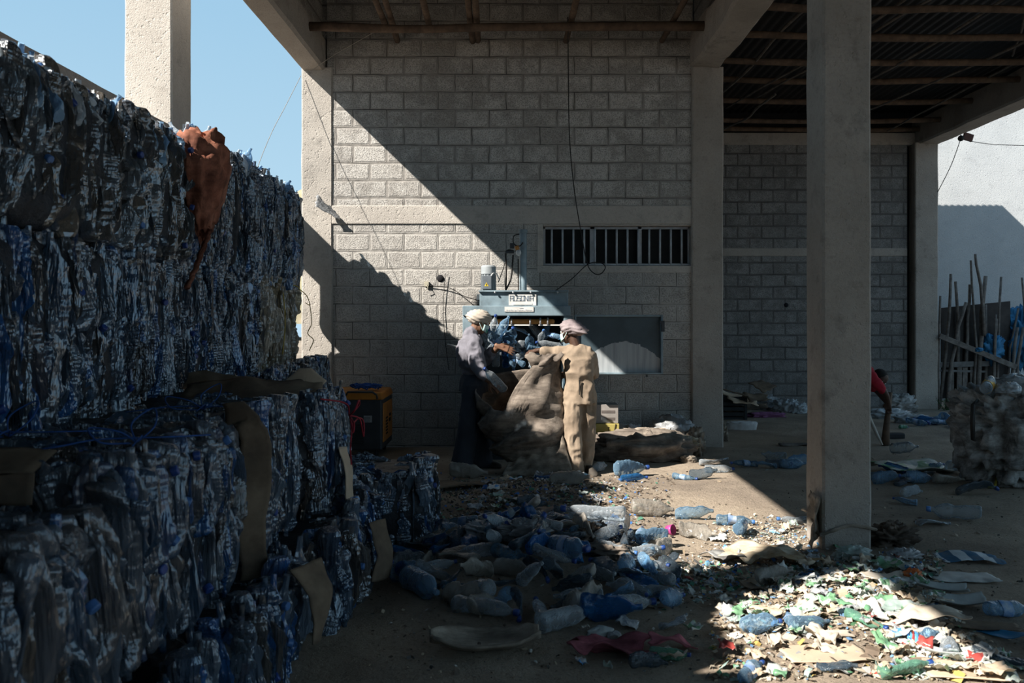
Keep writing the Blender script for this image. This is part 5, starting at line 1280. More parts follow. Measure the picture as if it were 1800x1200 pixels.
for yy_, kx in ((10.52, 4.16), (10.72, 4.08)): limb(b, [(4.03, yy_, .78), (kx, yy_, .44), (kx-.08, yy_, .07)], [.095, .062, .046])
fuse(b, 'body', 'skin_dark', w3, .010, 3, orig=O3)
eyes(w3, hc, f3, u3_, .098, O3)
hr = MB(); R3 = np.array([list(f3.normalized().cross(u3_).normalized()), list(f3.normalized()), list((u3_-f3.normalized()*u3_.dot(f3.normalized())).normalized())]).T
hr.ball(tuple(hc+Vector(R3[:, 2])*.034-Vector(R3[:, 1])*.022-O3), (.086, .100, .086), 20, 14, R3); hr.build('hair', MAT['hair'], w3, smooth=True)
b = MB(); limb(b, [(4.44, 10.57, .845), (4.25, 10.6, .88), (4.08, 10.62, .83), (4.0, 10.62, .79)], [.125, .150, .150, .155], 16)
limb(b, [sA, sA.lerp(eA, .85)], [.08, .062]); limb(b, [sB, sB.lerp(eB, .85)], [.08, .062])
fuse(b, 'shirt', 'red', w3, .012, 3, .010, (9, 9, 9), 5, O3)
b = MB(); limb(b, [(4.10, 10.62, .80), (4.0, 10.62, .77)], [.15, .155])
for yy_, kx in ((10.52, 4.16), (10.72, 4.08)): limb(b, [(4.03, yy_, .76), (kx, yy_, .44), (kx-.08, yy_, .10)], [.11, .085, .075])
fuse(b, 'trousers', 'navy', w3, .012, 3, .009, (9, 9, 5), 7, O3)
shoe(w3, (4.04, 10.52, 0), (1, -.2, 0), O3, .24); shoe(w3, (3.96, 10.72, 0), (1, -.1, 0), O3, .24)
w3.location.x -= .14
o = MB().tube([(0, 0, 0), (.02, .01, .22), (.05, .02, .45), (.075, .03, .64)], [.052, .040, .030, .026], 9).build('stick', MAT['wood'], smooth=True, loc=P(1556, 784, 10.45)*1.0)
o.location.z = 0; tag(o, 'thick brown stick held upright on the ground by the bending person', 'stick')
sw = P(1551, 776, 10.3); sw.z = .02
o = MB().tube([(0, 0, 0), (-.07, .02, .15), (-.13, .05, .31), (-.17, .08, .50)], [.010, .022, .022, .018], 8).build('pale_stick', simple('peeled_wood', (.52, .46, .40), (.42, .37, .32), 9, .8), smooth=True, loc=sw)
tag(o, 'peeled pale stick leaning behind the middle column beside the brown stick', 'stick')
# ------------------------------------------------------------------ right side yard
rf = random.Random(21)
def sheet_obj(name, c, w, d, mat, label, cat, rz=0, th=.004, amp=.02, seed=1, freq=5, tilt=(0, 0), curl=0, jag=.0, n=(18, 14), group=None, lift=.0, smooth=True, shape=None):
    U_, V_ = np.meshgrid(np.linspace(-.5, .5, n[0]), np.linspace(-.5, .5, n[1]), indexing='ij')
    x = U_*w; y = V_*d
    if shape == 'oval':
        k = np.sqrt(np.clip(1-(2*U_)**2*.9, .02, 1)); y = y*k
    if jag:
        x = x*(1+jag*vn(np.stack([V_*5, V_*0+seed, 0*V_], -1), seed)); y = y*(1+jag*vn(np.stack([U_*5, U_*0+seed, 0*U_], -1), seed+1))
    q = np.stack([x*freq, y*freq, 0*x+seed], -1)
    z = amp*(fbm(q, seed, 3)+.8*(.5-2*np.abs(vn(q*1.3, seed+3))*.8))+curl*((2*V_)**2)*.5+curl*.4*(2*U_)**2+tilt[0]*x+tilt[1]*y
    z -= z.min()
    o = MB().sheet(np.stack([x, y, z], -1)[::1], -th).build(name, MAT[mat], smooth=smooth, loc=(c[0], c[1], c[2]+lift+.004), rz=rz)
    if label: tag(o, label, cat, group)
    return o
def ground_bottle(px, py, i, label, heading=None, sc=1.0, tilt=0, roll=None, cat='bottle', group=None):
    p = on(px, py, 0)
    o = put_bottle(PR[i], p, rf.uniform(0, 6.28) if heading is None else heading, tilt, rf.uniform(0, 6.28) if roll is None else roll, sc)
    if label: tag(o, label, cat, group)
    return o
MAT['stripe'] = None
def m_stripe():
    k = N('striped_cloth'); co = obj_co(k); sp = k.n('SeparateXYZ'); k.set(sp.inputs[0], co)
    f = k.math('SINE', k.math('ADD', k.math('MULTIPLY', sp.outputs[0], 44), k.math('MULTIPLY', k.noise(co, 3), 1.2)))
    col = k.mix(k.math('GREATER_THAN', f, 0), (.56, .60, .63), (.05, .13, .22))
    col = k.mix(k.ramp(k.noise(co, 8, 4, .7), (.5, 0.0), (.75, .6)), col, (.22, .2, .18))
    return k.done(k.bsdf(col, .85, k.bump(k.noise(co, 60, 4), .4, .006), .15))
MAT['stripe'] = m_stripe()
def m_print(name, base, inks, dens=.8, sc=11):
    k = N(name); co = obj_co(k); r = k.n('ObjectInfo').outputs['Random']
    mp = k.n('Mapping'); k.set(mp.inputs['Vector'], co); cb = k.n('CombineXYZ'); k.set(cb.inputs[0], k.math('MULTIPLY', r, 37)); k.set(cb.inputs[1], k.math('MULTIPLY', r, 11)); k.set(mp.inputs['Location'], cb.outputs[0])
    v = k.n('TexVoronoi'); k.set(v.inputs['Vector'], mp.outputs[0]); v.inputs['Scale'].default_value = sc
    sp = k.n('SeparateColor'); k.set(sp.inputs[0], v.outputs['Color'])
    st = [(0, base)]
    for i, c in enumerate(inks): st.append((.48+.52*i/len(inks), c))
    col = k.ramp(sp.outputs[0], *st, interp='CONSTANT')
    col = k.mix(k.ramp(k.noise(co, 9, 4, .7), (.55, 0.0), (.8, .45)), col, (.30, .26, .21))
    b = k.bsdf(col, .35, k.bump(k.vor(co, 22, 'SMOOTH_F1'), .5, .01), .5)
    if dens >= 1: return k.done(b)
    t = k.n('BsdfTransparent'); mx = k.n('MixShader'); mx.inputs[0].default_value = dens
    k.t.links.new(t.outputs[0], mx.inputs[1]); k.t.links.new(b, mx.inputs[2]); return k.done(mx.outputs[0])
MAT['p_green'] = m_print('green_print_film', (.55, .58, .54), [(.20, .39, .22), (.45, .52, .46), (.15, .31, .18), (.52, .53, .48), (.27, .44, .27)], .88, 15)
MAT['p_clear'] = m_print('faint_print_film', (.46, .52, .49), [(.38, .48, .44), (.33, .50, .40), (.50, .53, .51)], .6)
MAT['p_blue'] = m_print('blue_print_film', (.66, .67, .66), [(.10, .32, .62), (.66, .68, .68), (.30, .55, .70), (.65, .66, .64)], .95)
MAT['p_red'] = m_print('red_print_paper', (.70, .68, .64), [(.40, .07, .06), (.62, .58, .52), (.58, .50, .36), (.60, .57, .5)], 1)
MAT['paper'] = simple('cream_paper', (.62, .555, .46), (.53, .46, .37), 7, .85, .4, 40, c3=(.38, .32, .25))
MAT['shell'] = simple('grey_plastic_tray', (.50, .52, .50), (.40, .42, .41), 6, .5, .2, 50, c3=(.25, .26, .25))
MAT['green_cloth'] = simple('teal_cloth', (.05, .36, .27), (.03, .24, .18), 7, .8, .4, 50)
MAT['purple_cloth'] = simple('purple_cloth', (.30, .12, .24), (.20, .08, .16), 7, .85, .4, 50)
MAT['hair_cloth'] = m_sack('shaggy_brown_cloth', (.20, .155, .12), (.13, .10, .08), (.07, .055, .045))
MAT['magenta'] = simple('magenta_plastic', (.45, .06, .22), None, 9, .4, .1, 40)
MAT['orange_film'] = simple('orange_film', (.68, .20, .06), (.55, .14, .04), 6, .4, .6, 25)
MAT['leaf'] = simple('weed_leaf', (.035, .075, .03), (.05, .095, .035), 8, .7, .2, 30)

# big white sack with bottles on top
p = on(1795, 858)
sc_ = Vector((4.66, 8.05, 0))
bs = empty('bulging_sack', (sc_.x, sc_.y, 0), 'large dirty white sack of bottles standing at the right edge of the photo', 'sack')
Pt = lump((.52, .46, .47), 61, .08, .42, flat=False, nu=90, nv=56, freq=3.0, ex=.55)
t_ = (Pt[..., 2]+.5)/1.0
Pt[..., 0] *= .82+.25*np.clip(t_, 0, 1); Pt[..., 1] *= .82+.25*np.clip(t_, 0, 1)
Pt[..., 2] = np.maximum(Pt[..., 2], -.43)
MB().grid(Pt+np.array([0, 0, .43]), cu=True).build('sack_body', MAT['white_sack'], bs, smooth=True)
MB().tube([(-.46, -.25, .80), (-.53, -.30, .76), (-.54, -.31, .60), (-.53, -.30, .45), (-.50, -.28, .44)], [.014, .02, .022, .02, .014], 8).build('handle_strap', MAT['hose'], bs, smooth=True)
mb = MB()
for i in range(24):
    a = i/24*2*PI
    mb.tube([(.42*math.cos(a), .36*math.sin(a), .84+.02*math.sin(a*5)), (.44*math.cos(a+.14), .38*math.sin(a+.14), .85+.02*math.cos(a*7))], .012, 5)
mb.build('drawstring', MAT['thread'], bs)
bag('bottle_bag', P(1782, 682, 7.95)+Vector((.05, 0, -.03)), (.22, .16, .10), 'bag_clear', 'clear crumpled plastic bag lying on top of the large white sack', 'bag', 63, 0, ridge=.6)
o = free_bottle(4, P(1738, 676, 7.8), (.3, PI/2-.2, 1.2), 1.15); tag(o, 'clear jug with an orange and yellow label lying on the large white sack', 'bottle')
L_, r_, _p = prof('jug'); lab = MB().lathe([(L_*t-L_*.45, r_*1.02) for t in np.linspace(.16, .5, 5)], 18); lab.f = lab.f[:-2]; lab.m = lab.m[:-2]
lm = simple('orange_label', (.62, .22, .03), (.75, .55, .04), 16, .5, 0); lo_ = lab.build('bottle_label', lm, o, smooth=True); lo_.scale = (1.02, .85, 1)
bag('bottle_bag', P(1772, 690, 7.7), (.10, .08, .06), 'bag_clear', 'small clear plastic bag at the front of the large white sack top', 'bag', 65, 0, ridge=.6)
# stick fence in front of the white wall
fz = lambda a, b: (1500+a/4, 400+b/4)
FY = 14.65
fs = [[(610, 480), (603, 720), (598, 1190)], [(686, 325), (675, 640), (650, 900), (605, 1190)], [(720, 378), (735, 560), (732, 900), (728, 1190)], [(795, 525), (738, 700), (690, 950), (655, 1195)], [(822, 230), (845, 560), (865, 830), (845, 1195)], [(822, 400), (805, 640), (790, 900), (782, 1200)],
      [(855, 185), (880, 330), (905, 480), (915, 760)], [(932, 340), (902, 600), (890, 900), (875, 1200)], [(925, 540), (935, 900), (922, 1200)], [(1000, 610), (992, 850), (985, 1200)], [(1036, 345), (1018, 800), (1012, 1200)], [(1158, 565), (1100, 850), (1075, 1200)], [(1150, 700), (1120, 950), (1105, 1200)], [(1196, 700), (1155, 950), (1140, 1200)], [(1182, 350), (1215, 700), (1225, 1200)], [(1010, 640), (1000, 800), (990, 1180)]]
it = []
for i, st in enumerate(fs):
    yy_ = FY+.07*(i % 3); pts = [P(*fz(*q), yy_) for q in st]; pts[-1].z = -.02 if i != 6 else pts[-1].z
    pts = [pts[0]]+[pts[j].lerp(pts[j+1], t) for j in range(len(pts)-1) for t in (.5, 1.0)]
    o0 = pts[-1].copy(); n_ = len(pts); r0 = rf.uniform(.022, .034)*(1.6 if i in (3, 7) else 1)
    o = MB().tube([q-o0+Vector((rf.uniform(-.012, .012), 0, 0)) for q in pts], [r0*(.75+.35*j/n_) for j in range(n_)], 8).build('fence_stick', MAT['grey_wood'], smooth=True, loc=o0)
    it.append((o, 'weathered upright fence stick' if len(st) != 3 else 'straight grey fence stick'))
rank(it, 'before the white wall', None, 'stick', 'sticks of the rough fence')
a, b = P(1651, 590, 14.58), P(1786, 645, 14.58); d_ = (b-a)
tag(MB().box(tuple((a+b)/2-a), (d_.length, .04, .09), rot(0, math.atan2(-d_.z, d_.x), 0)).build('plank', MAT['grey_wood'], bevel=.006, loc=a), 'long plank slanting down across the stick fence', 'plank')
a = P(1651, 650, 14.74)
tag(MB().box((.43, 0, .10), (.86, .03, .09), rot(0, -.03, 0)).box((.40, .005, -.02), (.8, .025, .035), rot(0, .02, 0)).build('fence_rail', simple('grey_rail', (.19, .185, .18), (.13, .125, .12), 9, .9, .3, 50), loc=a), 'pale horizontal rail nailed low across the stick fence', 'plank')
q = [P(1655, 541, 14.85), P(1776, 529, 14.85), P(1776, 700, 14.85), P(1655, 700, 14.85)]
mb = MB(); o0 = q[3].copy(); V = [tuple(v-o0) for v in q]+[tuple(v-o0+Vector((0, .03, 0))) for v in q]
mb.add(V, [(0, 3, 2, 1), (4, 5, 6, 7), (0, 1, 5, 4), (1, 2, 6, 5), (2, 3, 7, 6), (3, 0, 4, 7)])
tag(mb.build('dark_board', simple('dark_ply', (.07, .062, .058), (.045, .04, .038), 5, .8, .3, 30), loc=o0), 'dark wooden board leaning on the white wall behind the fence sticks', 'board')
mb = MB()
for i in range(5): mb.box((.1+i*.115+.02*(i % 2), 0, .36), (.085, .02, .74+.05*math.sin(i*2)), rot(0, .02*math.sin(i), 0))
tag(mb.build('fence_board', MAT['grey_wood'], loc=P(1662, 718, 14.75)*1.0, bevel=.004), 'row of rough low boards closing the foot of the stick fence', 'board')
bag('blue_tarp', P(1746, 645, 14.75), (.18, .10, .24), 'tarp_blue', 'blue tarpaulin bundle hung among the sticks left of the fence end', 'tarpaulin', 71, 0, ridge=.8, flat=False)
bag('blue_tarp', P(1800, 655, 14.9), (.34, .14, .50), 'tarp_blue', 'large blue tarpaulin bundle at the right end of the stick fence', 'tarpaulin', 73, 0, ridge=.8, flat=False)
bag('blue_tarp', P(1721, 619, 14.56), (.06, .04, .035), 'tarp_blue', 'small blue rag knotted on the slanting plank', 'rag', 75, 0, ridge=.9, flat=False)
mb = MB(); rw = random.Random(8)
for i in range(150):
    c = np.array([rw.uniform(-.25, .25), rw.uniform(-.1, .1), rw.uniform(.01, .20)]); s_ = rw.uniform(.03, .06)
    mb.add(xf([(-.5, 0, 0), (0, -.3, .1), (.5, 0, 0), (0, .3, .1)], rot(rw.uniform(-1, 1), rw.uniform(-1, 1), rw.uniform(0, 6)), c, s_), [(0, 1, 2, 3)])
for i in range(14): mb.tube([(rw.uniform(-.2, .2), rw.uniform(-.08, .08), 0), (rw.uniform(-.25, .25), rw.uniform(-.1, .1), .18)], .004, 4)
tag(mb.build('weed', MAT['leaf'], loc=P(1676, 722, 14.35)*1.0), 'low green weed growing at the foot of the fence beside the far column', 'plant')
# far floor: cardboard pile, bags, bottle row
o_ = [(1295, 722, .42, .3, 'board', .2), (1325, 722, .4, .28, 'board', -.3), (1300, 712, .5, .3, 'board_pale', .4), (1330, 708, .36, .3, 'board', .1), (1285, 700, .45, .26, 'board', -.2), (1340, 715, .3, .3, 'board', .6)]
it = []
for i, (px, py, w, d, m, rz) in enumerate(o_):
    p = P(px, py+8, 13.4-.15*i); p.z = .03+.085*i
    it.append((sheet_obj('cardboard_sheet', p, w, d, m, None, '', rz, .012, .03, 80+i, 3, (rf.uniform(-.3, .3), rf.uniform(-.2, .5)), jag=.15), 'folded brown cardboard sheet'))
rank(it, 'in the far cardboard heap', None, 'cardboard', 'cardboard heap')
MAT['crate'] = simple('dark_crate', (.025, .028, .032), (.018, .02, .022), 6, .6, .2, 30)
mb = MB().bb(-.25, .25, -.2, .2, 0, .04); 
for z in (.09, .17, .25, .33): mb.bb(-.26, .26, -.21, -.19, z-.03, z+.025).bb(-.26, .26, .19, .21, z-.03, z+.025).bb(-.26, -.24, -.2, .2, z-.03, z+.025).bb(.24, .26, -.2, .2, z-.03, z+.025)
for x in (-.25, .25):
    for y in (-.2, .2): mb.bb(x-.02, x+.02, y-.02, y+.02, 0, .36)
p = P(1276, 728, 13.2); p.z = 0
tag(mb.build('slatted_crate', MAT['crate'], loc=p), 'dark slatted crate under the cardboard heap beside the wall column', 'crate')
far = [(1366, 706, (.10, .10, .24), 'green_cloth', 'upright teal green cloth bundle in the cardboard heap', 'cloth'), (1385, 718, (.20, .16, .13), 'bag_clear', 'pale crumpled plastic bag right of the teal cloth', 'bag'), (1408, 720, (.14, .12, .10), 'bag_clear', 'white plastic bag beside the middle column, far side', 'bag'), (1348, 714, (.24, .14, .16), 'bag_grey', 'greyish plastic bag left of the teal cloth', 'bag'),
       (1350, 728, (.30, .10, .05), 'purple_cloth', 'purple cloth lying on the ground before the cardboard heap', 'cloth'), (1408, 700, (.14, .14, .16), 'bag_grey', 'dark plastic bag on the cardboard heap next to the middle column', 'bag'),
       (1588, 722, (.27, .16, .20), 'white_sack', 'open white-edged sack with green rubbish behind the bending person', 'sack'), (1565, 730, (.34, .14, .09), 'bag_clear', 'long pale plastic bag lying behind the brown stick', 'bag'), (1610, 738, (.26, .12, .08), 'bag_clear', 'pale plastic bag continuing the row towards the bottles', 'bag'), (1276, 770, (.05, .08, .13), 'jute_pale', 'pale bag end leaning on the far side of the wall column', 'bag')]
for i, (px, py, r_, m, lb, ct) in enumerate(far):
    p = G(px, py+6); bag({'cloth': 'cloth_bundle', 'bag': 'plastic_bag', 'sack': 'open_sack'}[ct], p+Vector((0, .12, -.008)), r_, m, lb, ct, 90+i, 0, ridge=.7, ex=.7)
it = []
for i, (px, py, k) in enumerate([(1612, 748, 1), (1628, 746, 7), (1640, 741, 3), (1650, 748, 1), (1664, 745, 5), (1672, 752, 8), (1684, 744, 2), (1692, 752, 1), (1704, 750, 5), (1600, 742, 18 % 18), (1712, 744, 3)]):
    it.append((ground_bottle(px, py, k, None, sc=1.15), DESC[k]))
rank(it, 'on the far dirt', ['near', 'far'], 'bottle', 'bottles on the far dirt')
ground_bottle(1588, 752, 17, 'small green bottle lying on the dirt behind the brown stick', sc=.7)
tag(MB().box((0, 0, .04), (.25, .1, .08)).build('dark_stone', MAT['crate'], loc=on(1572, 770), bevel=.02), 'small dark block on the dirt right of the brown stick', 'stone')
sheet_obj('wood_chip', on(1400, 783), .42, .10, 'grey_wood', 'splintered flat piece of wood left of the middle column', 'wood', .1, .02, .02, 101, 4)
# nearer floor right of the column
sheet_obj('flat_sack', on(1600, 830), .75, .42, 'p_green', 'flat greenish printed sack with a clear jug on it, right of the middle column', 'sack', .1, .01, .05, 111, 3, jag=.2)
its = [(1588, 812, 4, 'clear jug lying on the flat greenish sack', .1, 1.1, .10), (1572, 834, 7, 'dark blue labelled bottle beside the middle column', 3.0, 1.0, 0), (1668, 850, 9, 'large clear canister lying on the dirt right of the column', .15, 1.2, 0), (1685, 832, 4, 'clear jug with open neck facing the camera on the right dirt', -1.3, 1.1, 0), (1728, 846, 16, 'dusty pale container against the large white sack', 2.8, 1.3, 0),
       (1716, 868, 13, 'dark bluish flattened bottle in front of the large white sack', .1, 1.35, 0), (1604, 872, 6, 'crumpled clear bottle alone on the dirt right of the column', .3, .9, 0), (1592, 884, 5, 'small crumpled bluish bottle nearest the column on the right dirt', 2.6, .7, 0), (1680, 912, 2, 'long ribbed clear bottle with blue cap, squashed, on the right dirt', 2.75, 1.5, 0), (1640, 924, 6, 'flat clear bottle under the long ribbed one on the right dirt', .3, 1.0, 0), (1650, 826, 5, 'crumpled clear bottle on the end of the greenish sack', .5, .9, 0)]
for px, py, k, lb, hd, sc, lf in its:
    o = ground_bottle(px, py, k, lb, hd, sc); o.location.z += lf
it = []
for px, py, k in [(1540, 846, 3), (1556, 850, 5), (1575, 846, 2), (1590, 852, 10), (1604, 846, 1), (1618, 850, 5), (1625, 842, 13)]:
    it.append((ground_bottle(px, py, k, None, rf.uniform(-.6, .6)), DESC[k]))
rank(it, 'short row right of column', None, 'bottle', 'bottles right of the column')
cable('yellow_cord', [on(1730, 850)+Vector((0, 0, .02)), on(1740, 852)+Vector((0, 0, .12)), on(1752, 852)+Vector((0, 0, .10)), on(1748, 858)+Vector((0, 0, .02)), on(1736, 858)+Vector((0, 0, .02))], .012, 'yellow plastic cord looped on the ground before the large white sack', 'twine_yellow', 'cord')
# bottles in the row behind the sunny patch
it = []
for px, py, k, hd in [(1310, 822, 1, .1), (1345, 824, 3, .05), (1368, 822, 13, 0), (1392, 824, 8, .1), (1405, 820, 5, .2), (1362, 812, 6, .2)]:
    it.append((ground_bottle(px, py, k, None, hd+PI*(rf.random() > .5)), DESC[k]))
rank(it, 'shaded row left of column', None, 'bottle', 'shaded row of bottles')
its = [(1112, 838, 5, 'large crumpled bluish bottle in the sun beside the right worker', .4, 1.5), (1112, 848, 7, 'light blue crushed bottle in the sun just before the larger one', .1, .9), (1056, 828, 4, "clear wide bottle beside the right worker's shoe", 1.0, .9), (1202, 842, 1, 'short clear bottle with blue end, left of a pair in the sun', -.5, .85), (1235, 842, 10, 'clear bottle lying level, right of a pair in the sun', .05, 1.1), (1262, 830, 0, 'clear bottle lying at the edge of the shade by the wall column', 0, 1.0), (1255, 818, 6, 'pale crumpled bag-like bottle at the foot of the wall column', .2, 1.2),
       (1218, 914, 3, 'waisted clear bottle with violet cap alone in the sun', .05, 1.15), (1290, 925, 15, 'clear bottle with green band and blue cap in the sun', -.1, 1.1), (1308, 942, 5, 'short clear bottle with blue cap touching the green-banded one', 1.0, 1.0), (1398, 920, 2, 'clear bottle with blue cap lying against the foot of the middle column', 3.1, 1.0), (1146, 912, 9, 'beige translucent bottle lying at the left edge of the sun', .1, 1.2), (1225, 945, 16, 'flat beige bag-like bottle in the sun by the magenta cup', -.2, 1.0)]
for px, py, k, lb, hd, sc in its: ground_bottle(px, py, k, lb, hd, sc)
mb = MB().lathe([(0, .003), (0, .030), (.05, .038), (.052, .035), (.006, .028), (.005, .003)], 18)
o = tag(mb.build('cup', MAT['magenta'], smooth=True, loc=on(1173, 942)+Vector((0, 0, .035))), 'small magenta plastic cup lying in the sun', 'cup'); o.rotation_euler = (1.4, 0, .8)
# things tied to and lying by the middle column
mb = MB(); rg = []
for i in range(41):
    a = i/40*2*PI; x, y = math.cos(a), math.sin(a); m_ = max(abs(x), abs(y)); rg.append((x/m_*.185, y/m_*.185, .14+.07*abs(math.sin(a*1.5+.5))-(.04 if y < 0 else 0)))
mb.tube(rg, [.008+.006*abs(math.sin(i*1.7)) for i in range(41)], 6)
cr = empty('tie_rag', (2.198, 5.865, 0), 'dirty rag and string tied round the foot of the middle column', 'rag')
mb.build('string', MAT['jute_pale'], cr)
fl = []
for i in range(12):
    t = i/11; fl.append([(-.175-.055*t*math.sin(j*.8+1)-.02, -.19+.19*(j/7)+.0*t, .36-.34*t*(1-.3*j/7)+.01*math.sin(j*2)) for j in range(8)])
fl = np.array(fl); fl[..., 0] += .012*vn(fl*25, 3); MB().sheet(fl, .004).build('rag_flap', MAT['jute_pale'], cr, smooth=True)
bag('shaggy_cloth', on(1578, 962)+Vector((0, .1, -.01)), (.17, .13, .09), 'hair_cloth', 'shaggy brown cloth heap against the right foot of the middle column', 'cloth', 121, .2, ridge=.9, freq=3)
mb = MB().lathe([(0, .003), (0, .075), (.012, .08), (.028, .07), (.03, .003)], 22)
tag(mb.build('blue_dish', MAT['tarp_blue'], smooth=True, loc=on(1457, 960)+Vector((0, 0, .01))), 'round blue plastic dish on the litter in front of the middle column', 'dish')
# ------------------------------------------------------------------ left of the sun: heap of crushed bottles
hb = random.Random(77); it = []
HC = (.12, 5.36)
def heap_ok(x, y): return ((x-HC[0])/.88)**2+((y-HC[1])/.98)**2 < 1
n_ = 0; tries = 0; placed = []
while n_ < 128 and tries < 6000:
    tries += 1
    x, y = hb.uniform(-.85, 1.02), hb.uniform(4.35, 6.35)
    if not heap_ok(x, y): continue
    dmin = min([math.hypot(x-a, y-b) for a, b in placed] or [9])
    if dmin < (.10 if tries < 2500 else .07): continue
    placed.append((x, y)); d2 = ((x-HC[0])/.88)**2+((y-HC[1])/.98)**2
    k = hb.choice([12, 13, 10, 11, 11, 1, 3, 5, 14, 12, 6, 8, 7, 13, 10, 16, 9, 4, 2])
    z = float(gz(x, y))
    o = put_bottle(PR[k], (x, y, z), hb.uniform(0, 6.28), hb.gauss(0, .22), hb.uniform(0, 6.28), hb.uniform(.74, 1.0))
    o.location.z += (.10*max(0, 1-d2)*hb.random()); it.append((o, DESC[k])); n_ += 1
rank(it, 'of the dark bottle heap', ['front', 'second', 'third', 'fourth', 'back'], 'bottle', 'bottles of the dark heap')
mid = [(920, 1000, (.16, .10, .07), 'bag_grey', 'grey plastic sheet crumpled in the middle of the dark heap'), (1040, 985, (.18, .08, .05), 'hair_cloth', 'brownish rag under the ribbed bottle of the dark heap'), (850, 985, (.17, .10, .06), 'bag_grey', 'dark crumpled film at the left back of the dark heap'), (1070, 1010, (.15, .09, .05), 'jute', 'flat brown cloth on the right slope of the dark heap')]
for i, (px, py, r_, m, lb) in enumerate(mid): 
    p = on(px, py); bag('crumpled_scrap', p+Vector((0, 0, .05)), r_, m, lb, 'scrap', 131+i, hb.uniform(0, 3), ridge=.8)
its = [(1048, 982, 12, 'long ribbed clear bottle with blue cap on top of the dark heap', 2.85, 1.45, .16, 0), (740, 1052, 8, 'big teal-tinted bottle lying apart at the left end of the dark heap', -1.0, 1.3, 0, 0), (990, 1108, 4, 'clear wide bottle lying apart in front of the dark heap', .55, 1.15, 0, 0), (1095, 1082, 12, 'ribbed clear bottle at the right front of the dark heap', .35, 1.25, 0, 0), (1075, 1100, 14, 'bright blue crumpled bottle in front of the ribbed one', .1, 1.25, 0, 0), (1140, 1045, 7, 'blue crushed bottle at the right end of the dark heap', -1.0, 1.2, 0, 0), (850, 1085, 12, 'ribbed clear bottle flattened at the left front of the dark heap', -.3, 1.3, 0, 0), (1002, 1030, 1, 'smooth bluish bottle sloping down the front of the dark heap', -1.0, 1.35, .08, .2), (930, 1020, 13, 'folded glossy bottle standing steep in the front of the dark heap', .9, 1.3, .08, .4)]
for px, py, k, lb, hd, sc, lf, tl_ in its:
    o = ground_bottle(px, py, k, lb, hd, sc, tl_); o.location.z += lf
# flat woven mat folded like a boat, pink net, sole, cardboard
sheet_obj('woven_mat', on(853, 1140), .52, .27, 'jute_pale', 'boat-shaped folded woven sack lying in the dark front of the floor', 'sack', .12, .012, .012, 141, 6, curl=.09, shape='oval', n=(26, 16))
sheet_obj('net_sack', on(1075, 1148), .34, .19, 'pink_net', 'torn pink net sack with bottles under its edge, left and larger piece', 'sack', -.1, .006, .05, 143, 6, jag=.25, n=(26, 18))
sheet_obj('net_sack', on(1180, 1146), .22, .09, 'pink_net', 'narrow twisted pink net strip reaching into the sun', 'sack', .12, .006, .03, 145, 7, jag=.3, n=(24, 14))
bag('plastic_container', on(1055, 1118), (.07, .045, .03), 'shell', 'pale flattened yellowish container on the pink net sack', 'container', 147, .4, ridge=.1)
bag('plastic_container', on(1080, 1124), (.035, .03, .028), 'bag_grey', 'small grey bottle end poking out of the pink net sack', 'container', 148, .1, ridge=.1)
S_ = lump((.115, .035, .018), 149, .03, .05, ex=.7); tag(MB().grid(S_-np.array([0, 0, S_[..., 2].min()]), cu=True).build('shoe_sole', MAT['jute'], smooth=True, loc=on(985, 1084)), 'old brown shoe sole on the ground before the dark heap', 'shoe')
sheet_obj('cardboard_sheet', on(822, 862), .62, .26, 'board', 'flat torn cardboard lying in front of the left worker', 'cardboard', .12, .008, .03, 151, 3, jag=.12)
ground_bottle(822, 845, 9, 'dusty bottle lying on the ground before the left worker', .05, 1.35)
its = [(985, 920, 17, 'green-white cup among the debris, upper one', 1.2, .8), (995, 945, 17, 'green-white cup among the debris, lower one', 1.8, .8), (1020, 925, 16, 'round pale lid-like bottle in the debris', .2, .55), (935, 912, 11, 'brown-grey bottle half buried in the debris', .1, .9), (1000, 866, 9, 'grey splintered flat bottle in the debris before the big sack', -.3, 1.3), (960, 850, 7, 'dark blue crushed bottle at the front hem of the big sack', .1, .8), (748, 878, 1, 'bluish bottle upright at the back corner of the floor bale', 1.5, 1.0)]
for px, py, k, lb, hd, sc in its: ground_bottle(px, py, k, lb, hd, sc)
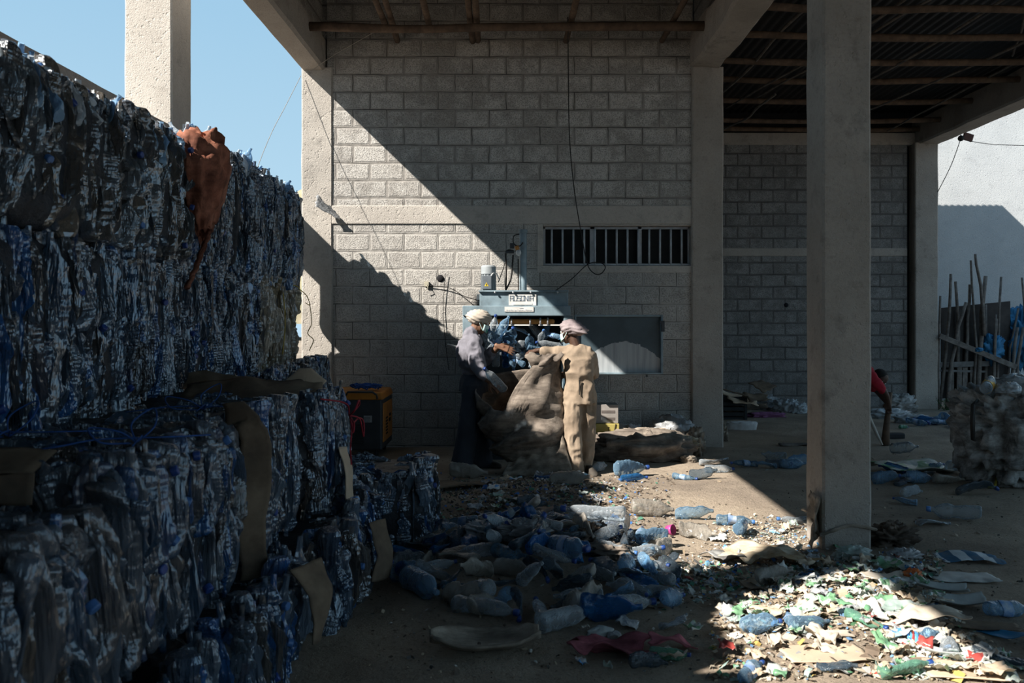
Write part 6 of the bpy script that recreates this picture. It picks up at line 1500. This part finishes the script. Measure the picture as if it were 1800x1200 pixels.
# ------------------------------------------------------------------ sunlit litter at the lower right
lit = [('sack_piece', 1350, 985, .62, .24, 'beige_sack', 'crumpled beige and orange-stained sack lying in the sun left of the column', 'sack', -.22, .05, 161, 6, .15), ('sack_piece', 1275, 985, .20, .22, 'white_sack', 'white inside flap of the beige sack in the sun', 'sack', .3, .04, 162, 6, .2),
       ('cardboard_sheet', 1450, 1158, .38, .20, 'board_pale', 'clean flat cardboard rectangle in the sun at the bottom of the photo', 'cardboard', .05, .008, 163, 3, .05), ('cardboard_sheet', 1690, 1185, .34, .20, 'board_pale', 'large pale cardboard at the bottom right corner', 'cardboard', -.1, .008, 164, 3, .05), ('cardboard_sheet', 1725, 1110, .34, .12, 'board', 'brown cardboard strip in the shade at the right edge', 'cardboard', -.2, .012, 165, 3, .1),
       ('paper_sheet', 1625, 1115, .34, .18, 'paper', 'big crumpled white paper in the sunlit litter', 'paper', -.35, .05, 166, 5, .2), ('paper_sheet', 1560, 1030, .30, .13, 'paper', 'pale folded paper at the back of the sunlit litter', 'paper', .25, .03, 167, 5, .2),
       ('plastic_tray', 1685, 1075, .30, .15, 'shell', 'grey curved plastic sheet, nearer of two right of the litter', 'plastic sheet', -.08, .008, 168, 4, .1), ('plastic_tray', 1655, 1048, .26, .10, 'shell', 'grey-green curved plastic sheet, farther of two right of the litter', 'plastic sheet', -.3, .01, 169, 4, .1),
       ('corrugated_board', 1692, 1020, .38, .18, 'shell', 'grey weathered board propped flat in the shade right of the column', 'board', -.03, .006, 170, 9, .03), ('striped_cloth', 1702, 985, .36, .20, 'stripe', 'blue and white striped cloth lying on the dirt right of the column', 'cloth', -.06, .02, 171, 5, .06),
       ('plastic_tray', 1670, 1160, .22, .05, 'shell', 'narrow grey plastic strip on the pale cardboard', 'plastic sheet', -.15, .006, 172, 4, .2), ('cardboard_sheet', 1525, 1082, .16, .09, 'board_pale', 'small torn cardboard in the middle of the sunlit litter', 'cardboard', .1, .01, 173, 4, .15), ('paper_sheet', 1470, 1130, .15, .08, 'paper', 'thin torn paper above the clean cardboard rectangle', 'paper', .1, .02, 174, 5, .2),
       ('cardboard_sheet', 1600, 1060, .18, .10, 'board', 'brown cardboard flap standing up in the litter', 'cardboard', .4, .04, 175, 4, .15), ('cardboard_sheet', 1322, 1042, .10, .14, 'board', 'brown torn cardboard on the shaded debris ridge', 'cardboard', .2, .03, 176, 4, .15)]
for (nm, px, py, w, d, m, lb, ct, rz, am, sd, fr, jg) in lit:
    sheet_obj(nm, on(px, py), w, d, m, lb, ct, rz, .004, am, sd, fr, jag=jg, n=(22, 16), curl=.05 if nm == 'plastic_tray' else 0, lift=.008)
bag('orange_film_ball', on(1605, 1026), (.055, .05, .045), 'orange_film', 'crumpled orange film ball right of the litter', 'plastic scrap', 181, 0, ridge=.6)
bag('blue_film', on(1578, 1035), (.09, .05, .03), 'p_blue', 'bright blue printed film lump beside the orange ball', 'plastic scrap', 182, 0, ridge=.9)
bag('brown_film', on(1590, 985), (.10, .07, .045), 'bag_grey', 'brownish plastic bag on the litter edge right of the column', 'plastic scrap', 183, 0, ridge=.8)
bag('green_film', on(1500, 985), (.12, .08, .05), 'p_clear', 'greenish clear film heap right at the foot of the column', 'plastic scrap', 184, 0, ridge=.9)
o = sheet_obj('light_blue_strip', on(1782, 1130), .34, .07, 'tarp_blue', 'light blue plastic strip curving down at the right edge', 'plastic strip', -.9, .003, .05, 185, 4, jag=.1)
its = [(1765, 1090, 1, 'bluish clear bottle in the shade at the right edge', .3, .9), (1770, 1168, 10, 'grey crushed bottle at the bottom right edge', -.2, 1.2), (1388, 1105, 1, 'bluish crushed bottle standing out in the sunlit litter', 1.3, .6), (1420, 1118, 8, 'clear wide jug with white print in the sunlit litter', .2, .75), (1430, 1025, 14, 'purple-tinted crushed bottle on the shaded ridge', .5, .8), (1360, 1028, 9, 'yellowish crushed bottle on the shaded ridge', .3, .9), (1520, 1112, 17, 'green crushed bottle beside the big white paper', -1.0, .8), (1625, 1140, 3, 'small bluish bottle end on the white paper', .4, .7), (1335, 1120, 5, 'crumpled clear bottle at the left edge of the sunlit litter', .1, .75), (1590, 1195, 17, 'greenish roll-like bottle at the bottom edge', .2, .9), (1185, 1072, 5, 'pale square bottle alone in the shade left of the litter', .8, .75), (1165, 1058, 6, 'clear crumpled bottle right of the blue crushed one', .3, .8), (1140, 1180, 10, 'grey crumpled bottle at the bottom left of the pink strip', .2, .75), (1175, 1165, 17, 'teal crumpled film bottle below the pink net', -.4, .65), (1185, 1105, 6, 'small crumpled bottle in the shade above the pink strip', .6, .7), (1325, 1192, 1, 'bluish crumpled bottle at the bottom edge of the sun', .8, .75), (1470, 1185, 10, 'bluish clear bottle lying below the clean cardboard', -.4, .7), (1668, 1150, 4, 'white cylindrical tub lying in the litter', 1.2, .7)]
for px, py, k, lb, hd, sc in its: ground_bottle(px, py, k, lb, hd, sc)
# countable film scraps
SC = []
for i in range(9):
    U_, V_ = np.meshgrid(np.linspace(-.5, .5, 10), np.linspace(-.5, .5, 9), indexing='ij')
    w, d = [(.13, .09), (.10, .10), (.16, .07), (.08, .07), (.12, .12), (.09, .06), (.14, .10), (.07, .09), (.11, .08)][i]
    q = np.stack([U_*3, V_*3, 0*U_+i*5.3], -1)
    x = U_*w*(1+.25*vn(q[..., [1, 2, 0]], i)); y = V_*d*(1+.25*vn(q, i+3))
    z = .015*fbm(q*1.2, i, 3)+.013*(.5-2*np.abs(vn(q*1.4+9, i+8)))+(.06*np.abs(U_)**1.5 if i % 3 == 0 else 0); z -= z.min()
    SC.append([MB().sheet(np.stack([x, y, z], -1), -.0015).mesh('film_scrap', MAT[m]) for m in ('p_green', 'p_clear', 'p_blue', 'paper', 'board_pale', 'p_red', 'bag_grey')])
def scatter(n, region, mats, place, group, rows, seed, sc=(.8, 1.4)):
    r_ = random.Random(seed); it = []; nm = {0: 'green-printed film scrap', 1: 'greenish clear film scrap', 2: 'blue-printed film scrap', 3: 'cream paper scrap', 4: 'pale cardboard scrap', 5: 'red-printed paper scrap', 6: 'grey film scrap'}
    k = 0
    while k < n:
        px, py = r_.uniform(region[0], region[2]), r_.uniform(region[1], region[3])
        if region[4] and not region[4](px, py): continue
        m = r_.choice(mats); o = link('film_scrap', r_.choice(SC)[m]); p = on(px, py, 0)
        o.location = p+Vector((0, 0, r_.uniform(-.002, .03))); s_ = r_.uniform(*sc); o.scale = (s_,)*3
        o.rotation_euler = (r_.gauss(0, .2), r_.gauss(0, .2), r_.uniform(0, 6.28)); it.append((o, nm[m])); k += 1
    rank(it, place, rows, 'scrap', group)
def sunlit(px, py): return py > 1000+.42*(1480-px) and py > 1005 and px < 1620+(py-1040)*1.2
def sunfilm(px, py): return sunlit(px, py) and (py < 1120 or px > 1540 or rf.random() < .25)
RW = ['front', 'second', 'third', 'fourth', 'fifth', 'sixth', 'seventh', 'back']
scatter(165, (1270, 1005, 1800, 1200, sunfilm), [0, 0, 0, 0, 1, 1, 2, 3, 4, 4, 4, 5, 0, 6], 'of the sunlit litter', 'scraps in the sunlit litter', RW, 5, (.5, 1.1))
scatter(48, (1210, 960, 1640, 1060, lambda a, b: abs(b-(1025-.06*(a-1300))) < 26), [1, 2, 3, 4, 6, 6, 0, 5], 'on the debris ridge', 'scraps on the shaded debris ridge', ['front', 'middle', 'back'], 6, (.5, 1.0))
scatter(26, (1260, 930, 1450, 990, None), [2, 3, 3, 1, 4, 2], 'beside the beige sack', 'scraps beside the beige sack', ['front', 'middle', 'back'], 9, (.35, .7))
scatter(38, (800, 835, 1130, 960, lambda a, b: abs(a-960)/190+abs(b-890)/75 < 1), [6, 6, 1, 4, 0, 2, 6], 'of the shaded debris', 'scraps in the shaded debris', ['front', 'second', 'third', 'back'], 7, (.5, 1.1))
scatter(16, (1000, 940, 1300, 1190, lambda a, b: b > 1040 or a > 1100), [6, 1, 3, 0, 2], 'on the bare floor', 'scraps on the bare floor', ['front', 'back'], 8, (.5, .9))
# crumbs nobody could count
def litter(name, n, fn, cols, label, seed, sz=(.006, .03)):
    r_ = np.random.RandomState(seed); P_ = []
    while len(P_) < n:
        px, py, ok = fn(r_)
        if ok: g_ = G(px, py); P_.append((g_.x, g_.y))
    P_ = np.array(P_); z = gz(P_[:, 0], P_[:, 1]); mb = MB(); V = []; F = []; Mi = []
    for i in range(n):
        s_ = r_.uniform(*sz)*(1 if r_.rand() > .15 else 1.8); asp = r_.uniform(.25, 1); R_ = rot(r_.normal(0, .4), r_.normal(0, .4), r_.uniform(0, 6.28)); b_ = r_.uniform(0, .35)
        v = np.array([(-.5, -asp/2, 0), (0, -asp*.6, b_), (.5, -asp/2, 0), (.55, asp/2, 0), (0, asp*.55, b_), (-.45, asp/2, 0)])
        V.append(xf(v, R_, (P_[i, 0], P_[i, 1], z[i]+.004+.25*s_*r_.rand()), s_)); o = i*6
        F += [(o, o+1, o+4, o+5), (o+1, o+2, o+3, o+4)]; m = r_.randint(len(cols)); Mi += [m, m]
    mb.v = [np.concatenate(V)]; mb.f = F; mb.m = Mi; mb.n = n*6
    return tag(mb.build(name, cols), label, 'litter', kind='stuff')
def cm(name, c): return simple(name, c, tuple(x*.7 for x in c), 20, .7, 0)
dk = [cm('crumb_brown', (.13, .10, .075)), cm('crumb_grey', (.20, .19, .18)), cm('crumb_tan', (.30, .24, .17)), cm('crumb_dark', (.05, .045, .04)), cm('crumb_soil', (.09, .07, .055)), cm('crumb_white', (.55, .55, .53)), cm('crumb_blue', (.05, .16, .42)), cm('crumb_green', (.10, .26, .18)), cm('crumb_soil2', (.16, .12, .09)), cm('crumb_soil3', (.11, .085, .065))]
lt = [cm('bit_white', (.56, .55, .51)), cm('bit_cream', (.56, .48, .37)), cm('bit_teal', (.34, .47, .43)), cm('bit_green', (.14, .33, .18)), cm('bit_tan', (.42, .33, .23)), cm('bit_tan2', (.50, .40, .29)), cm('bit_blue', (.16, .30, .50)), cm('bit_grey', (.36, .36, .35)), cm('bit_brown', (.20, .15, .11)), cm('bit_yellow', (.52, .38, .12)), cm('bit_cream2', (.60, .52, .41)), cm('bit_tan3', (.36, .28, .2))]
lt += [lt[1], lt[4], lt[5], lt[11], lt[8], lt[10], lt[4]]
def f_heap(r): 
    px, py = r.normal(960, 120), r.normal(895, 38); return px, py, 735 < px < 1190 and 832 < py < 985
litter('shaded_debris', 4200, f_heap, dk, 'shaded spread of shredded debris on the floor before the press', 1)
def f_lit(r):
    px, py = r.uniform(1250, 1800), r.uniform(995, 1200); return px, py, sunlit(px, py) and (py < 1125 or px > 1560 or r.rand() < .4)
litter('sunlit_litter', 2600, f_lit, lt, 'dense small paper and film bits of the sunlit litter at lower right', 2, (.008, .035))
def f_ridge(r):
    px = r.uniform(1090, 1660); py = r.normal(1018-.05*(px-1300), 22); return px, py, py > 965
litter('debris_ridge', 2600, f_ridge, dk[:3]+dk[5:8]+lt[:5], 'ridge of mixed debris running from the dark heap to the middle column', 3)
def f_patch(r):
    px, py = r.normal(1345, 60), r.normal(945, 22); return px, py, 1230 < px < 1440 and py < 990 and py > 905
litter('white_chips', 1300, f_patch, lt[:3]+[lt[0], lt[1], lt[6], lt[10], lt[4]], 'pale chips scattered on the sunny dirt left of the column', 4, (.006, .02))
def f_all(r):
    px, py = r.uniform(650, 1800), r.uniform(790, 1200)**1; return px, py, r.rand() < .6
litter('scattered_crumbs', 1700, f_all, dk[:5]+lt[4:6]+[lt[0], dk[1], dk[8], dk[9], dk[2]], 'small crumbs scattered over the whole dirt floor', 5, (.005, .02))
